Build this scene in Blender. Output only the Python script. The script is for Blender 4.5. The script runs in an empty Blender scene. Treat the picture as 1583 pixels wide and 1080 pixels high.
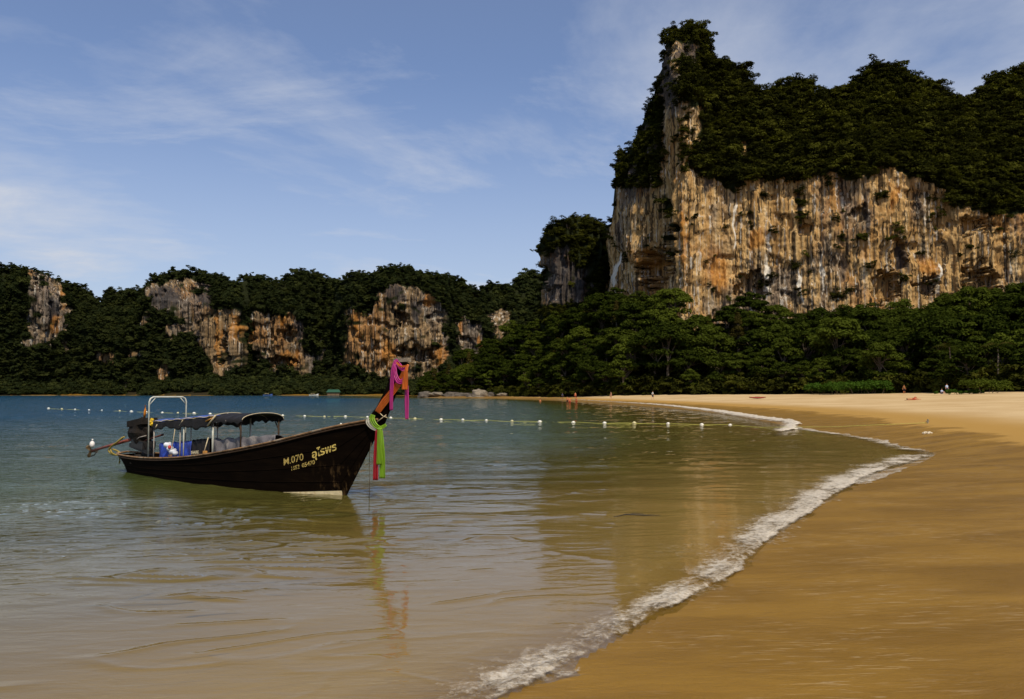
import bpy, bmesh, math, random
import numpy as np
from mathutils import Vector, Matrix

scene = bpy.context.scene
COL = scene.collection
rnd = random.Random(7)
RNG = np.random.default_rng(11)
R = math.radians

# ------------------------------------------------------------------ camera, sky, sun, exposure
EYE = 2.1
FPX = 1300.0          # focal length in pixels of the 1583 wide photograph
HORIZON = 606.5
PITCH = math.atan((HORIZON - 540.0) / FPX)
cam_d = bpy.data.cameras.new('camera')
cam_d.sensor_width = 36.0
cam_d.lens = 36.0 * FPX / 1583.0
cam_d.clip_start = 0.1
cam_d.clip_end = 6000.0
cam = bpy.data.objects.new('camera', cam_d)
COL.objects.link(cam)
cam.location = (0, 0, EYE)
cam.rotation_euler = (R(90) + PITCH, 0, 0)
scene.camera = cam

SUN_EL = R(50.0)
SUN_AZ = R(161.0)     # clockwise from +Y: behind the viewer, a little to the right
world = bpy.data.worlds.new('World')
scene.world = world
world.use_nodes = True
wn, wl = world.node_tree.nodes, world.node_tree.links
wn.clear()
w_out = wn.new('ShaderNodeOutputWorld')
w_bg = wn.new('ShaderNodeBackground')
w_bg.inputs['Strength'].default_value = 0.084
sky = wn.new('ShaderNodeTexSky')
sky.sky_type = 'NISHITA'
sky.sun_disc = False
sky.sun_elevation = SUN_EL
sky.sun_rotation = SUN_AZ
sky.air_density = 1.0
sky.dust_density = 0.6
sky.ozone_density = 2.2
# thin cirrus, laid on a flat layer high above (direction divided by its height)
tc = wn.new('ShaderNodeTexCoord')
sep = wn.new('ShaderNodeSeparateXYZ'); wl.new(tc.outputs['Generated'], sep.inputs[0])
mz = wn.new('ShaderNodeMath'); mz.operation = 'MAXIMUM'; mz.inputs[1].default_value = 0.0
wl.new(sep.outputs['Z'], mz.inputs[0])
az = wn.new('ShaderNodeMath'); az.operation = 'ADD'; az.inputs[1].default_value = 0.16
wl.new(mz.outputs[0], az.inputs[0])
comb = wn.new('ShaderNodeCombineXYZ')
for k, n in enumerate('XY'):
    dv = wn.new('ShaderNodeMath'); dv.operation = 'DIVIDE'
    wl.new(sep.outputs[n], dv.inputs[0]); wl.new(az.outputs[0], dv.inputs[1])
    wl.new(dv.outputs[0], comb.inputs[k])
def wnoise(scale, loc, sc, det=6.0, rough=0.55, dist=0.0):
    mp = wn.new('ShaderNodeMapping'); mp.inputs['Location'].default_value = loc
    mp.inputs['Scale'].default_value = sc; mp.inputs['Rotation'].default_value = (0, 0, R(-18))
    wl.new(comb.outputs[0], mp.inputs[0])
    t = wn.new('ShaderNodeTexNoise'); t.inputs['Scale'].default_value = scale
    t.inputs['Detail'].default_value = det; t.inputs['Roughness'].default_value = rough
    t.inputs['Distortion'].default_value = dist
    wl.new(mp.outputs[0], t.inputs['Vector'])
    return t.outputs[0]
def wramp(sock, a, b, hi):
    m = wn.new('ShaderNodeMapRange'); m.interpolation_type = 'SMOOTHSTEP'
    m.inputs[1].default_value = a; m.inputs[2].default_value = b; m.inputs[4].default_value = hi
    wl.new(sock, m.inputs[0]); return m.outputs[0]
c1 = wramp(wnoise(0.42, (1.3, 6.6, 0), (1, 0.9, 1), 9, 0.62, 0.35), 0.38, 0.70, 0.80)
c2 = wramp(wnoise(1.5, (0.4, 5.2, 0), (0.8, 1.3, 1), 9, 0.66, 0.5), 0.46, 0.80, 0.35)
c3 = wn.new('ShaderNodeMath'); c3.operation = 'ADD'; c3.use_clamp = True
wl.new(c1, c3.inputs[0]); wl.new(c2, c3.inputs[1])
cb = wn.new('ShaderNodeMath'); cb.operation = 'MAXIMUM'; cb.inputs[1].default_value = 0.15
wl.new(c3.outputs[0], cb.inputs[0])
tint = wn.new('ShaderNodeMix'); tint.data_type = 'RGBA'; tint.blend_type = 'MULTIPLY'
tint.inputs[0].default_value = 1.0
tint.inputs[7].default_value = (0.78, 1.0, 1.32, 1)
wl.new(sky.outputs[0], tint.inputs[6])
hz = wramp(sep.outputs['Z'], 0.0, 0.38, 1.0)
hm = wn.new('ShaderNodeMath'); hm.operation = 'MULTIPLY_ADD'; hm.inputs[1].default_value = -0.50; hm.inputs[2].default_value = 0.50
wl.new(hz, hm.inputs[0])
hs = wn.new('ShaderNodeMath'); hs.operation = 'ADD'; hs.use_clamp = True; wl.new(hm.outputs[0], hs.inputs[0]); wl.new(cb.outputs[0], hs.inputs[1])
cm = wn.new('ShaderNodeMix'); cm.data_type = 'RGBA'
cm.inputs[7].default_value = (7.3, 7.7, 8.6, 1)
wl.new(hs.outputs[0], cm.inputs[0]); wl.new(tint.outputs[2], cm.inputs[6])
wl.new(cm.outputs[2], w_bg.inputs['Color'])
wl.new(w_bg.outputs[0], w_out.inputs[0])

sun_d = bpy.data.lights.new('sun', 'SUN')
sun_d.energy = 4.1
sun_d.angle = R(0.53)
sun_d.color = (1.0, 0.88, 0.68)
sun = bpy.data.objects.new('sun', sun_d)
COL.objects.link(sun)
sdir = Vector((math.sin(SUN_AZ) * math.cos(SUN_EL), math.cos(SUN_AZ) * math.cos(SUN_EL), math.sin(SUN_EL)))
sun.rotation_euler = sdir.to_track_quat('Z', 'Y').to_euler()
sun.location = (20, -20, 60)

scene.view_settings.view_transform = 'Standard'
scene.view_settings.look = 'None'
scene.view_settings.exposure = 0.0
scene.view_settings.gamma = 1.0
scene.view_settings.use_curve_mapping = False
try:
    scene.cycles.max_bounces = 6
    scene.cycles.transparent_max_bounces = 12
    scene.cycles.caustics_reflective = False
    scene.cycles.caustics_refractive = False
except Exception:
    pass

# ------------------------------------------------------------------ geometry of the view -> the place
CA, SA = math.cos(PITCH), math.sin(PITCH)
def ray(px, py):
    a, u = (px - 791.5) / FPX, (540.0 - py) / FPX
    return np.array([a + 0 * u, CA - u * SA + 0 * a, SA + u * CA + 0 * a], dtype=float)
def at(px, py, D):
    r = ray(px, py); t = D / r[1]
    return (r[0] * t, r[1] * t, EYE + r[2] * t)
def ground(px, py, z=0.0):
    r = ray(px, py); t = (z - EYE) / r[2]
    return (r[0] * t, r[1] * t)

# ------------------------------------------------------------------ noise
_perm = np.random.default_rng(5).permutation(256)
_perm = np.concatenate([_perm, _perm, _perm])
_grad = np.random.default_rng(6).normal(size=(256, 3)).astype(np.float32)
_grad /= np.linalg.norm(_grad, axis=1)[:, None]
def perlin(x, y, z=0.0):
    x, y, z = np.broadcast_arrays(np.asarray(x, np.float32), np.asarray(y, np.float32), np.asarray(z, np.float32))
    xi, yi, zi = np.floor(x).astype(int), np.floor(y).astype(int), np.floor(z).astype(int)
    fx, fy, fz = x - xi, y - yi, z - zi
    xi &= 255; yi &= 255; zi &= 255
    u, v, w = [f * f * f * (f * (f * 6 - 15) + 10) for f in (fx, fy, fz)]
    def g(a, b, c):
        h = _perm[_perm[_perm[xi + a] + yi + b] + zi + c]
        G = _grad[h]
        return G[..., 0] * (fx - a) + G[..., 1] * (fy - b) + G[..., 2] * (fz - c)
    l = lambda a, b, t: a + t * (b - a)
    return 1.5 * l(l(l(g(0,0,0), g(1,0,0), u), l(g(0,1,0), g(1,1,0), u), v),
             l(l(g(0,0,1), g(1,0,1), u), l(g(0,1,1), g(1,1,1), u), v), w)
def fbm(x, y, z=0.0, octv=4, gain=0.5):
    s, a, f = 0, 1.0, 1.0
    for k in range(octv):
        s = s + a * perlin(x * f + 17.3 * k, y * f + 5.1 * k, z * f if np.ndim(z) else z * f + 3.3 * k)
        a *= gain; f *= 2.03
    return s
def sstep(a, b, x):
    t = np.clip((x - a) / (b - a), 0, 1)
    return t * t * (3 - 2 * t)

# ------------------------------------------------------------------ object helpers
def tag(o, label=None, cat=None, group=None, kind=None):
    if label: o['label'] = label
    if cat: o['category'] = cat
    if group: o['group'] = group
    if kind: o['kind'] = kind
    return o
def mesh_obj(name, verts, faces, mat, parent=None, smooth=False, attrs=None):
    me = bpy.data.meshes.new(name)
    verts = np.asarray(verts, dtype=np.float32)
    if isinstance(faces, np.ndarray):
        n, k = faces.shape
        me.vertices.add(len(verts)); me.vertices.foreach_set('co', verts.ravel())
        me.loops.add(n * k); me.loops.foreach_set('vertex_index', faces.astype(np.int32).ravel())
        me.polygons.add(n)
        me.polygons.foreach_set('loop_start', np.arange(0, n * k, k, dtype=np.int32))
        me.update(calc_edges=True)
    else:
        me.from_pydata([tuple(v) for v in verts], [], faces); me.update()
    if smooth:
        me.polygons.foreach_set('use_smooth', np.ones(len(me.polygons), dtype=bool))
    for k, v in (attrs or {}).items():
        a = me.attributes.new(k, 'FLOAT', 'POINT'); a.data.foreach_set('value', np.asarray(v, np.float32).ravel())
    if mat: me.materials.append(mat)
    o = bpy.data.objects.new(name, me); COL.objects.link(o)
    if parent: o.parent = parent
    return o
def empty(name, loc=(0, 0, 0), rz=0.0):
    o = bpy.data.objects.new(name, None); COL.objects.link(o)
    o.location = loc; o.rotation_euler = (0, 0, rz); o.empty_display_size = 0.3
    return o
def grid_faces(nr, nc):
    i = np.arange(nr - 1)[:, None] * nc + np.arange(nc - 1)[None, :]
    return np.stack([i, i + 1, i + nc + 1, i + nc], -1).reshape(-1, 4)
class MB:
    """collects simple shapes into one mesh"""
    def __init__(s): s.v, s.f = [], []
    def add(s, v, f):
        b = len(s.v); s.v += [tuple(p) for p in v]; s.f += [tuple(i + b for i in q) for q in f]
    def box(s, c, d, rot=None):
        m = rot or Matrix.Identity(3)
        v = [Vector(c) + m @ Vector((x * d[0] / 2, y * d[1] / 2, z * d[2] / 2)) for x in (-1, 1) for y in (-1, 1) for z in (-1, 1)]
        s.add(v, [(0, 1, 3, 2), (4, 6, 7, 5), (0, 4, 5, 1), (2, 3, 7, 6), (0, 2, 6, 4), (1, 5, 7, 3)])
    def tube(s, pts, rad, seg=8, cap=True):
        pts = [Vector(p) for p in pts]; n = len(pts)
        rad = rad if hasattr(rad, '__len__') else [rad] * n
        rings = []
        up = Vector((0, 0, 1))
        for i, p in enumerate(pts):
            t = (pts[min(i + 1, n - 1)] - pts[max(i - 1, 0)]).normalized()
            a = t.cross(up)
            if a.length < 1e-3: a = t.cross(Vector((1, 0, 0)))
            a.normalize(); b = t.cross(a)
            rings += [p + (a * math.cos(2 * math.pi * k / seg) + b * math.sin(2 * math.pi * k / seg)) * rad[i] for k in range(seg)]
        f = [(i * seg + k, i * seg + (k + 1) % seg, (i + 1) * seg + (k + 1) % seg, (i + 1) * seg + k) for i in range(n - 1) for k in range(seg)]
        if cap: f += [tuple(range(seg - 1, -1, -1)), tuple((n - 1) * seg + k for k in range(seg))]
        s.add(rings, f)
    def ball(s, c, r, nu=10, nv=7, fn=None):
        r = r if hasattr(r, '__len__') else (r, r, r)
        v, f = [], []
        for j in range(nv + 1):
            th = math.pi * j / nv
            for i in range(nu):
                ph = 2 * math.pi * i / nu
                d = (math.sin(th) * math.cos(ph), math.sin(th) * math.sin(ph), math.cos(th))
                k = fn(d) if fn else 1.0
                v.append((c[0] + d[0] * r[0] * k, c[1] + d[1] * r[1] * k, c[2] + d[2] * r[2] * k))
        for j in range(nv):
            for i in range(nu):
                f.append((j * nu + i, (j + 1) * nu + i, (j + 1) * nu + (i + 1) % nu, j * nu + (i + 1) % nu))
        s.add(v, f)
    def build(s, name, mat, parent=None, smooth=False):
        return mesh_obj(name, s.v, s.f, mat, parent, smooth)

# ------------------------------------------------------------------ materials
class NT:
    def __init__(s, name):
        s.m = bpy.data.materials.new(name); s.m.use_nodes = True
        s.n, s.l = s.m.node_tree.nodes, s.m.node_tree.links
        s.n.clear(); s.out = s.n.new('ShaderNodeOutputMaterial')
    def node(s, t, **kw):
        x = s.n.new(t)
        for k, v in kw.items():
            if k.startswith('i_'):
                x.inputs[k[2:].replace('_', ' ')].default_value = v
            else: setattr(x, k, v)
        return x
    def link(s, a, b): s.l.new(a, b)
    def coord(s, scale=(1, 1, 1), loc=(0, 0, 0), rot=(0, 0, 0), kind='Object'):
        t = s.node('ShaderNodeTexCoord'); m = s.node('ShaderNodeMapping')
        m.inputs['Scale'].default_value = scale; m.inputs['Location'].default_value = loc; m.inputs['Rotation'].default_value = rot
        s.link(t.outputs[kind], m.inputs[0]); return m.outputs[0]
    def noise(s, vec, scale=1.0, det=4.0, rough=0.5, dist=0.0):
        t = s.node('ShaderNodeTexNoise'); t.inputs['Scale'].default_value = scale
        t.inputs['Detail'].default_value = det; t.inputs['Roughness'].default_value = rough
        t.inputs['Distortion'].default_value = dist
        s.link(vec, t.inputs['Vector']); return t.outputs[0]
    def rng(s, sock, a, b, lo=0.0, hi=1.0, smooth=True):
        m = s.node('ShaderNodeMapRange')
        if smooth: m.interpolation_type = 'SMOOTHSTEP'
        for i, v in enumerate((a, b, lo, hi)): m.inputs[i + 1].default_value = v
        s.link(sock, m.inputs[0]); return m.outputs[0]
    def math(s, op, a, b=None, clamp=False):
        m = s.node('ShaderNodeMath', operation=op); m.use_clamp = clamp
        for i, v in enumerate((a, b)):
            if v is None: continue
            if isinstance(v, (int, float)): m.inputs[i].default_value = v
            else: s.link(v, m.inputs[i])
        return m.outputs[0]
    def mix(s, fac, a, b, mode='MIX'):
        m = s.node('ShaderNodeMix', data_type='RGBA', blend_type=mode)
        for i, v in ((0, fac), (6, a), (7, b)):
            if isinstance(v, (int, float)): m.inputs[i].default_value = v
            elif isinstance(v, (tuple, list)): m.inputs[i].default_value = (*v, 1)[:4]
            else: s.link(v, m.inputs[i])
        return m.outputs[2]
    def ramp(s, sock, stops):
        r = s.node('ShaderNodeValToRGB'); e = r.color_ramp.elements
        while len(e) < len(stops): e.new(0.5)
        for k, (p, c) in enumerate(stops): e[k].position = p; e[k].color = (*c, 1)
        s.link(sock, r.inputs[0]); return r.outputs[0]
    def attr(s, name):
        a = s.node('ShaderNodeAttribute'); a.attribute_name = name; return a.outputs['Fac']
    def bump(s, h, dist=0.1, strength=1.0, base=None):
        b = s.node('ShaderNodeBump'); b.inputs['Distance'].default_value = dist; b.inputs['Strength'].default_value = strength
        s.link(h, b.inputs['Height'])
        if base is not None: s.link(base, b.inputs['Normal'])
        return b.outputs[0]
    def bsdf(s, col, rough=0.8, spec=0.3, normal=None, metal=0.0, alpha=None, trans=None, sheen=None):
        p = s.node('ShaderNodeBsdfPrincipled')
        for k, v in (('Base Color', col), ('Roughness', rough), ('Specular IOR Level', spec), ('Metallic', metal), ('Alpha', alpha), ('Normal', normal)):
            if v is None: continue
            if isinstance(v, (int, float)): p.inputs[k].default_value = v
            elif isinstance(v, (tuple, list)): p.inputs[k].default_value = (*v, 1)[:4]
            else: s.link(v, p.inputs[k])
        s.link(p.outputs[0], s.out.inputs[0])
        return p
def simple_mat(name, col, rough=0.7, spec=0.3, var=0.25, scale=6.0, metal=0.0, bump=0.004, stain=None):
    t = NT(name)
    c = t.coord()
    n = t.noise(c, scale, 5, 0.6)
    n2 = t.noise(c, scale * 6, 3, 0.6)
    k = t.rng(n, 0.3, 0.7, 1 - var, 1 + var)
    cc = t.node('ShaderNodeVectorMath', operation='SCALE'); cc.inputs[0].default_value = col; t.link(k, cc.inputs['Scale'])
    colr = cc.outputs[0]
    if stain: colr = t.mix(t.rng(t.noise(c, scale * 0.6, 6, 0.7, 0.5), 0.5, 0.68), colr, stain)
    t.bsdf(colr, rough, spec, t.bump(n2, bump), metal)
    return t.m

# ------------------------------------------------------------------ the lie of the land
def smooth_poly(pts, n=6):
    p = np.array(pts, float); out = []
    for i in range(len(p) - 1):
        a, b, c, d = p[max(i - 1, 0)], p[i], p[i + 1], p[min(i + 2, len(p) - 1)]
        for k in range(n):
            t = k / n
            out.append(0.5 * (2 * b + (c - a) * t + (2 * a - 5 * b + 4 * c - d) * t * t + (3 * b - a - 3 * c + d) * t ** 3))
    out.append(p[-1]); return np.array(out)
_sh_px = [(860, 1035), (1000, 960), (1130, 890), (1220, 812), (1340, 737), (1400, 717), (1443, 703), (1425, 696), (1395, 690), (1330, 675),
          (1245, 663), (1190, 653), (1130, 641), (1060, 633), (1000, 627.5), (900, 620.5), (850, 617.5)]
SHORE_NEAR = [(-60, -60), (-14, -11), (-4.6, 0.4), (-1.6, 3.9)] + [ground(*p) for p in _sh_px]
SHORE = list(smooth_poly(SHORE_NEAR, 7)) + [ground(*p) for p in
        [(800, 615.6), (760, 615), (700, 614.8), (655, 614.4), (648, 613), (650, 611.6), (600, 611.0), (440, 611.0), (300, 611.2), (180, 610.8), (60, 610.9), (-80, 611.2)]] \
        + [(-700, 430), (-1500, 300)]
SHORE = np.array(SHORE)
LAND = np.concatenate([SHORE, [(-1500, 4000), (4000, 4000), (4000, -3000), (-60, -3000)]])
_wet_px = [(1583, 683), (1530, 672), (1400, 655), (1340, 645.5), (1270, 638), (1200, 632), (1100, 626), (1000, 621), (900, 617)]
WET = np.array(list(smooth_poly([(24, -60), (20, -10), (18.2, 12), (17.8, 24)] + [ground(p[0], p[1], 0.45) for p in _wet_px], 5)) + [(14, 262), (-6, 333), (-30, 345)])

def dist_poly(x, y, poly):
    d2 = np.full(x.shape, 1e18, np.float32); arc = np.zeros(x.shape, np.float32); acc = 0.0
    x = x.astype(np.float32); y = y.astype(np.float32)
    for i in range(len(poly) - 1):
        ax, ay = poly[i]; bx, by = poly[i + 1]
        dx, dy = bx - ax, by - ay; L2 = dx * dx + dy * dy + 1e-9
        t = np.clip(((x - ax) * dx + (y - ay) * dy) / L2, 0, 1)
        q = (x - ax - t * dx) ** 2 + (y - ay - t * dy) ** 2
        m = q < d2
        d2[m] = q[m]; arc[m] = (acc + t * math.sqrt(L2))[m]; acc += math.sqrt(L2)
    return np.sqrt(d2), arc
def inside(x, y, poly):
    c = np.zeros(x.shape, bool); n = len(poly)
    for i in range(n):
        ax, ay = poly[i]; bx, by = poly[(i + 1) % n]
        if ay == by: continue
        c ^= ((ay > y) != (by > y)) & (x < (bx - ax) * (y - ay) / (by - ay) + ax)
    return c
PXL = [640, 700, 760, 800, 850, 900, 950, 1040, 1065, 1100, 1150, 1190, 1250, 1400, 1530, 1600, 1750, 1950]
DTREE = [372, 352, 346, 330, 285, 255, 232, 214, 210, 205, 199, 194, 186, 166, 146, 136, 120, 100]
DBACK = [392, 392, 398, 392, 360, 330, 288, 256, 252, 254, 250, 250, 250, 244, 226, 220, 200, 180]
YTREE = [600, 548, 512, 480, 470, 442, 442, 440, 505, 490, 432, 478, 492, 472, 455, 450, 440, 440]
HBACK = [max(1.0, EYE + (HORIZON - yt) / FPX * db - 12.0) for yt, db in zip(YTREE, DBACK)]
def px_of(x, y): return 791.5 + FPX * x / np.maximum(y, 1.0)
def terrain(x, y):
    x = np.asarray(x, float); y = np.asarray(y, float)
    d, arc = dist_poly(x, y, SHORE)
    ins = inside(x, y, LAND)
    dw, _ = dist_poly(x, y, WET)
    z_sea = -np.minimum(0.055 * d + 0.0 * d, 4.0) - 0.02
    px = px_of(x, y)
    Dt, Db, Hb = np.interp(px, PXL, DTREE), np.interp(px, PXL, DBACK), np.interp(px, PXL, HBACK)
    # dry when on the landward side of the wet line
    dry = ins & inside(x, y, np.concatenate([WET, [(-30, 4000), (4000, 4000), (4000, -3000), (24, -3000)]]))
    td = np.where(y > 20, (Dt - y) * 0.8, 70.0)            # >0: still on the beach
    tdp = np.maximum(td, 0.0)
    zT = np.interp(px, [850, 950, 1100, 1250, 1400, 1530, 1700], [0.45, 1.3, 1.62, 1.75, 1.95, 2.2, 2.4])
    z_wet = 0.45 * d / (d + dw + 1e-6)
    z_dry = 0.45 + (zT - 0.45) * (dw / (dw + tdp + 1e-6)) ** 0.8
    z = np.where(dry, z_dry, z_wet)
    q = np.clip((y - Dt) / (Db - Dt), 0, 1)
    z = z + np.where(y > 60, Hb * sstep(0, 1.15, q), 0)
    far = (y > 410) | ((px < 630) & (y > 100))
    z_far = np.minimum(0.05 * d, 0.5) + np.clip(d - 7, 0, 60) * 0.28
    z = np.where(far & ins & (px < 860), z_far, z)
    z = np.where(ins, z, z_sea)
    sd = np.where(ins, d, -d)
    wet = np.where(dry, -dw, dw)
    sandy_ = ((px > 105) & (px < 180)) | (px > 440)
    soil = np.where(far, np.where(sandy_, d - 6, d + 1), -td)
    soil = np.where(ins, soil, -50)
    return z, sd, wet, soil, arc, px, far
def fan(r, nfront, amax, nback=40):
    a = np.concatenate([np.linspace(-amax, amax, nfront), np.linspace(amax, 360 - amax, nback + 2)[1:]])
    a = np.radians(a)
    return r[:, None] * np.sin(a)[None, :], r[:, None] * np.cos(a)[None, :]

rr = np.concatenate([[0.02], np.geomspace(0.6, 3500, 430)])
X, Y = fan(rr, 560, 48)
Z, sd, wet, soil, arc, px, far = terrain(X, Y)
relief = np.exp(-((Y - 8) / 25.0) ** 2)
rip = 0.006 * perlin(X * 1.1, Y * 2.3) + 0.0035 * perlin(X * 3 + 2, Y * 7) * (wet > 0)
rip = rip + 0.02 * fbm(X * 0.35, Y * 0.35, 2.2, 3) * sstep(0, 3, -wet) + 0.05 * fbm(X * 0.08, Y * 0.08, 1.0, 3) * sstep(1, 8, -wet)
Z = Z + np.where(sd > -6, rip, 0) + np.where(sd <= -1, 0.06 * perlin(X * 0.18, Y * 0.3), 0)
Z = Z + np.where(sd < -2, 0.05 * perlin(X * 0.5, Y * 1.2) * sstep(2, 5, -sd), 0)

m = NT('beach_sand')
c = m.coord()
wetline = m.math('ADD', m.attr('wet'), m.rng(m.noise(c, 0.5, 5, 0.6), 0.2, 0.8, -1.3, 1.3))
fwet = m.rng(wetline, -0.6, 0.5)
grain = m.noise(c, 95, 3, 0.7)
blot = m.noise(m.coord((0.35, 0.9, 1), rot=(0, 0, R(-35))), 1.0, 8, 0.68, 0.5)
dryc = m.mix(m.rng(m.noise(c, 0.13, 5, 0.6), 0.35, 0.65), (0.62, 0.455, 0.25), (0.52, 0.36, 0.18))
dryc = m.mix(m.rng(m.math('MULTIPLY', m.attr('wet'), -1.0), 2.0, 9), (0.42, 0.25, 0.075), dryc)
wetc = m.mix(m.rng(blot, 0.35, 0.68), (0.235, 0.125, 0.018), (0.32, 0.178, 0.030))
wetc = m.mix(m.rng(m.attr('wet'), 0.2, 3.5, 0.0, 0.22), wetc, (0.11, 0.066, 0.014))
sc_ = m.mix(fwet, dryc, wetc)
sc_ = m.mix(m.rng(grain, 0.3, 0.75, 0, 0.45), sc_, m.mix(1.0, sc_, (0.55, 0.5, 0.42), 'MULTIPLY'))
sc_ = m.mix(m.rng(m.math('MULTIPLY', m.attr('sd'), -1.0), 0.0, 1.2), sc_, (0.36, 0.235, 0.085))
# pale residue lines left by earlier swashes
lines = m.noise(m.coord((1.3, 13.0, 1), rot=(0, 0, R(-30))), 2.2, 4, 0.6, 0.8)
lw = m.math('MULTIPLY', m.rng(lines, 0.57, 0.64), m.rng(m.noise(c, 0.6, 4, 0.5), 0.42, 0.60))
sc_ = m.mix(m.math('MULTIPLY', m.math('MULTIPLY', lw, fwet), 0.30), sc_, (0.55, 0.42, 0.26))
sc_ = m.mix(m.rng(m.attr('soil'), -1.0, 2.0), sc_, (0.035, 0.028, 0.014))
rgh = m.rng(blot, 0.3, 0.7, 0.30, 0.60)
rg = m.node('ShaderNodeMix'); m.link(fwet, rg.inputs[0]); rg.inputs[2].default_value = 0.95; m.link(rgh, rg.inputs[3])
b1 = m.bump(m.noise(c, 40, 4, 0.6), 0.004, 0.5)
b2 = m.bump(m.noise(m.coord((0.9, 2.6, 1), rot=(0, 0, R(-28))), 2.6, 8, 0.7, 0.6), 0.035, 0.6, b1)
sp = m.math('MULTIPLY', fwet, 0.10)
m.bsdf(sc_, rg.outputs[0], sp, b2)
SAND = m.m
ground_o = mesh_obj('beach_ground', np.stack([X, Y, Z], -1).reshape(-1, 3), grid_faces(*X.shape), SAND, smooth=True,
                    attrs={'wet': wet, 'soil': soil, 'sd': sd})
tag(ground_o, kind='structure')

# ------------------------------------------------------------------ water
def waves(x, y, sd):
    a = R(12)
    u, v = x * math.cos(a) + y * math.sin(a), -x * math.sin(a) + y * math.cos(a)
    shore = sstep(0.3, 8.0, -sd)
    deep = sstep(4, 16, -sd)
    wx, wy = 0.5 * perlin(x * 0.3, y * 0.3), 0.5 * perlin(x * 0.3 + 9, y * 0.3 + 4)
    n1 = perlin((u + wx) / 0.95, (v + wy) / 0.42, 0.3)
    n2 = perlin((u + wx) / 0.42 + 7, (v + wy) / 0.2 + 3, 1.3)
    n3 = perlin((u + wx) / 2.6 + 3, (v + wy) / 0.95, 2.1)
    patch = sstep(-0.25, 0.55, fbm(x / 7.0, y / 3.5, 4.4, 2))
    near = sstep(9.0, 17.0, y)
    k = 0.36 + 0.64 * near
    r = (1 - np.abs(n1) * 1.6)
    n5 = perlin((u + 1.6 * wx) / 1.15 + 31, (v + 1.2 * wy) / 0.40 + 11, 5.3)
    crest = np.clip(1 - np.abs(n5 - 0.12) * 4.2, 0, 1) ** 1.5 * sstep(-0.2, 0.2, perlin(u / 1.9 + 3, v / 0.8 + 8, 6.6))
    open_ = 1 + 0.8 * sstep(12, 40, -sd)
    h = 0.029 * k * (0.15 + 0.85 * patch) * r * near + 0.014 * k * n2 * (0.25 + 0.75 * patch) * (0.6 + 0.4 * near) + 0.026 * n3 * (0.5 + 0.5 * near)
    h = h * open_ + 0.028 * crest * (0.5 + 0.5 * patch) * (1 - 0.75 * sstep(14, 24, y))
    sw = np.sin((y * 0.93 - x * 0.36 + 1.2 * perlin(x * 0.06, y * 0.06)) * 1.15) * 0.014
    h = h * (0.18 + 0.82 * sstep(0.3, 5.0, -sd)) + sw * deep
    fade = 1 - sstep(90, 260, y)
    return h * fade
r1 = 1.0 / np.linspace(1 / 3.4, 1 / 130.0, 860)
r2 = np.geomspace(135, 3500, 60)
rw = np.concatenate([[0.02, 1.6, 2.6], r1, r2])
XW, YW = fan(rw, 430, 42, 30)
dws, arcw = dist_poly(XW, YW, SHORE)
sdw = np.where(inside(XW, YW, LAND), dws, -dws)
ZW = np.where(sdw < 1.0, waves(XW, YW, sdw), 0.0)
wf = grid_faces(*XW.shape)
keep = (sdw.ravel()[wf] < 0.8).any(1)      # only where there is sea
wf = wf[keep]
used = np.unique(wf); remap = np.full(XW.size, -1, np.int64); remap[used] = np.arange(len(used))
wf = remap[wf]
wv = np.stack([XW, YW, ZW], -1).reshape(-1, 3)[used]
w_sd = (-sdw).ravel()[used]
m = NT('sea_water')
c = m.coord()
dep = m.attr('offshore')
fog = m.rng(m.math('ADD', dep, m.rng(m.noise(c, 0.12, 3, 0.5), 0.3, 0.7, -2.0, 2.0)), 0.5, 13.0, 0.10, 0.96, False)
deepc = m.ramp(m.rng(dep, 0, 60, 0, 1, False), [(0.0, (0.31, 0.205, 0.065)), (0.05, (0.225, 0.165, 0.052)), (0.11, (0.135, 0.112, 0.024)), (0.26, (0.058, 0.078, 0.022)), (1.0, (0.004, 0.045, 0.085))])
body_d = m.node('ShaderNodeBsdfDiffuse'); m.link(deepc, body_d.inputs[0])
body_t = m.node('ShaderNodeBsdfTransparent'); body_t.inputs[0].default_value = (0.93, 0.95, 0.84, 1)
body = m.node('ShaderNodeMixShader'); m.link(fog, body.inputs[0]); m.link(body_t.outputs[0], body.inputs[1]); m.link(body_d.outputs[0], body.inputs[2])
farf = m.rng(dep, 8, 70, 0, 1)
bn1 = m.noise(m.coord((2.0, 5.5, 1), rot=(0, 0, R(12))), 1.0, 4, 0.55, 0.4)
bn2 = m.noise(m.coord((0.35, 1.1, 1), rot=(0, 0, R(10))), 1.0, 4, 0.55, 0.4)
bm1n = m.node('ShaderNodeBump'); bm1n.inputs['Distance'].default_value = 0.055; m.link(bn1, bm1n.inputs['Height']); m.link(m.rng(dep, 3, 20, 0.10, 0.9), bm1n.inputs['Strength']); bm1 = bm1n.outputs[0]
bm2 = m.node('ShaderNodeBump'); bm2.inputs['Distance'].default_value = 0.5
m.link(bn2, bm2.inputs['Height']); m.link(bm1, bm2.inputs['Normal']); m.link(m.math('MULTIPLY', farf, 1.0), bm2.inputs['Strength'])
gl = m.node('ShaderNodeBsdfGlossy'); gl.inputs['Roughness'].default_value = 0.012
gl.inputs[0].default_value = (0.96, 0.95, 0.92, 1)
m.link(bm2.outputs[0], gl.inputs['Normal'])
fr = m.node('ShaderNodeFresnel'); fr.inputs['IOR'].default_value = 1.333; m.link(bm2.outputs[0], fr.inputs['Normal'])
frs = m.math('MULTIPLY', fr.outputs[0], 0.92)
ms = m.node('ShaderNodeMixShader'); m.link(frs, ms.inputs[0]); m.link(body.outputs[0], ms.inputs[1]); m.link(gl.outputs[0], ms.inputs[2])
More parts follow.
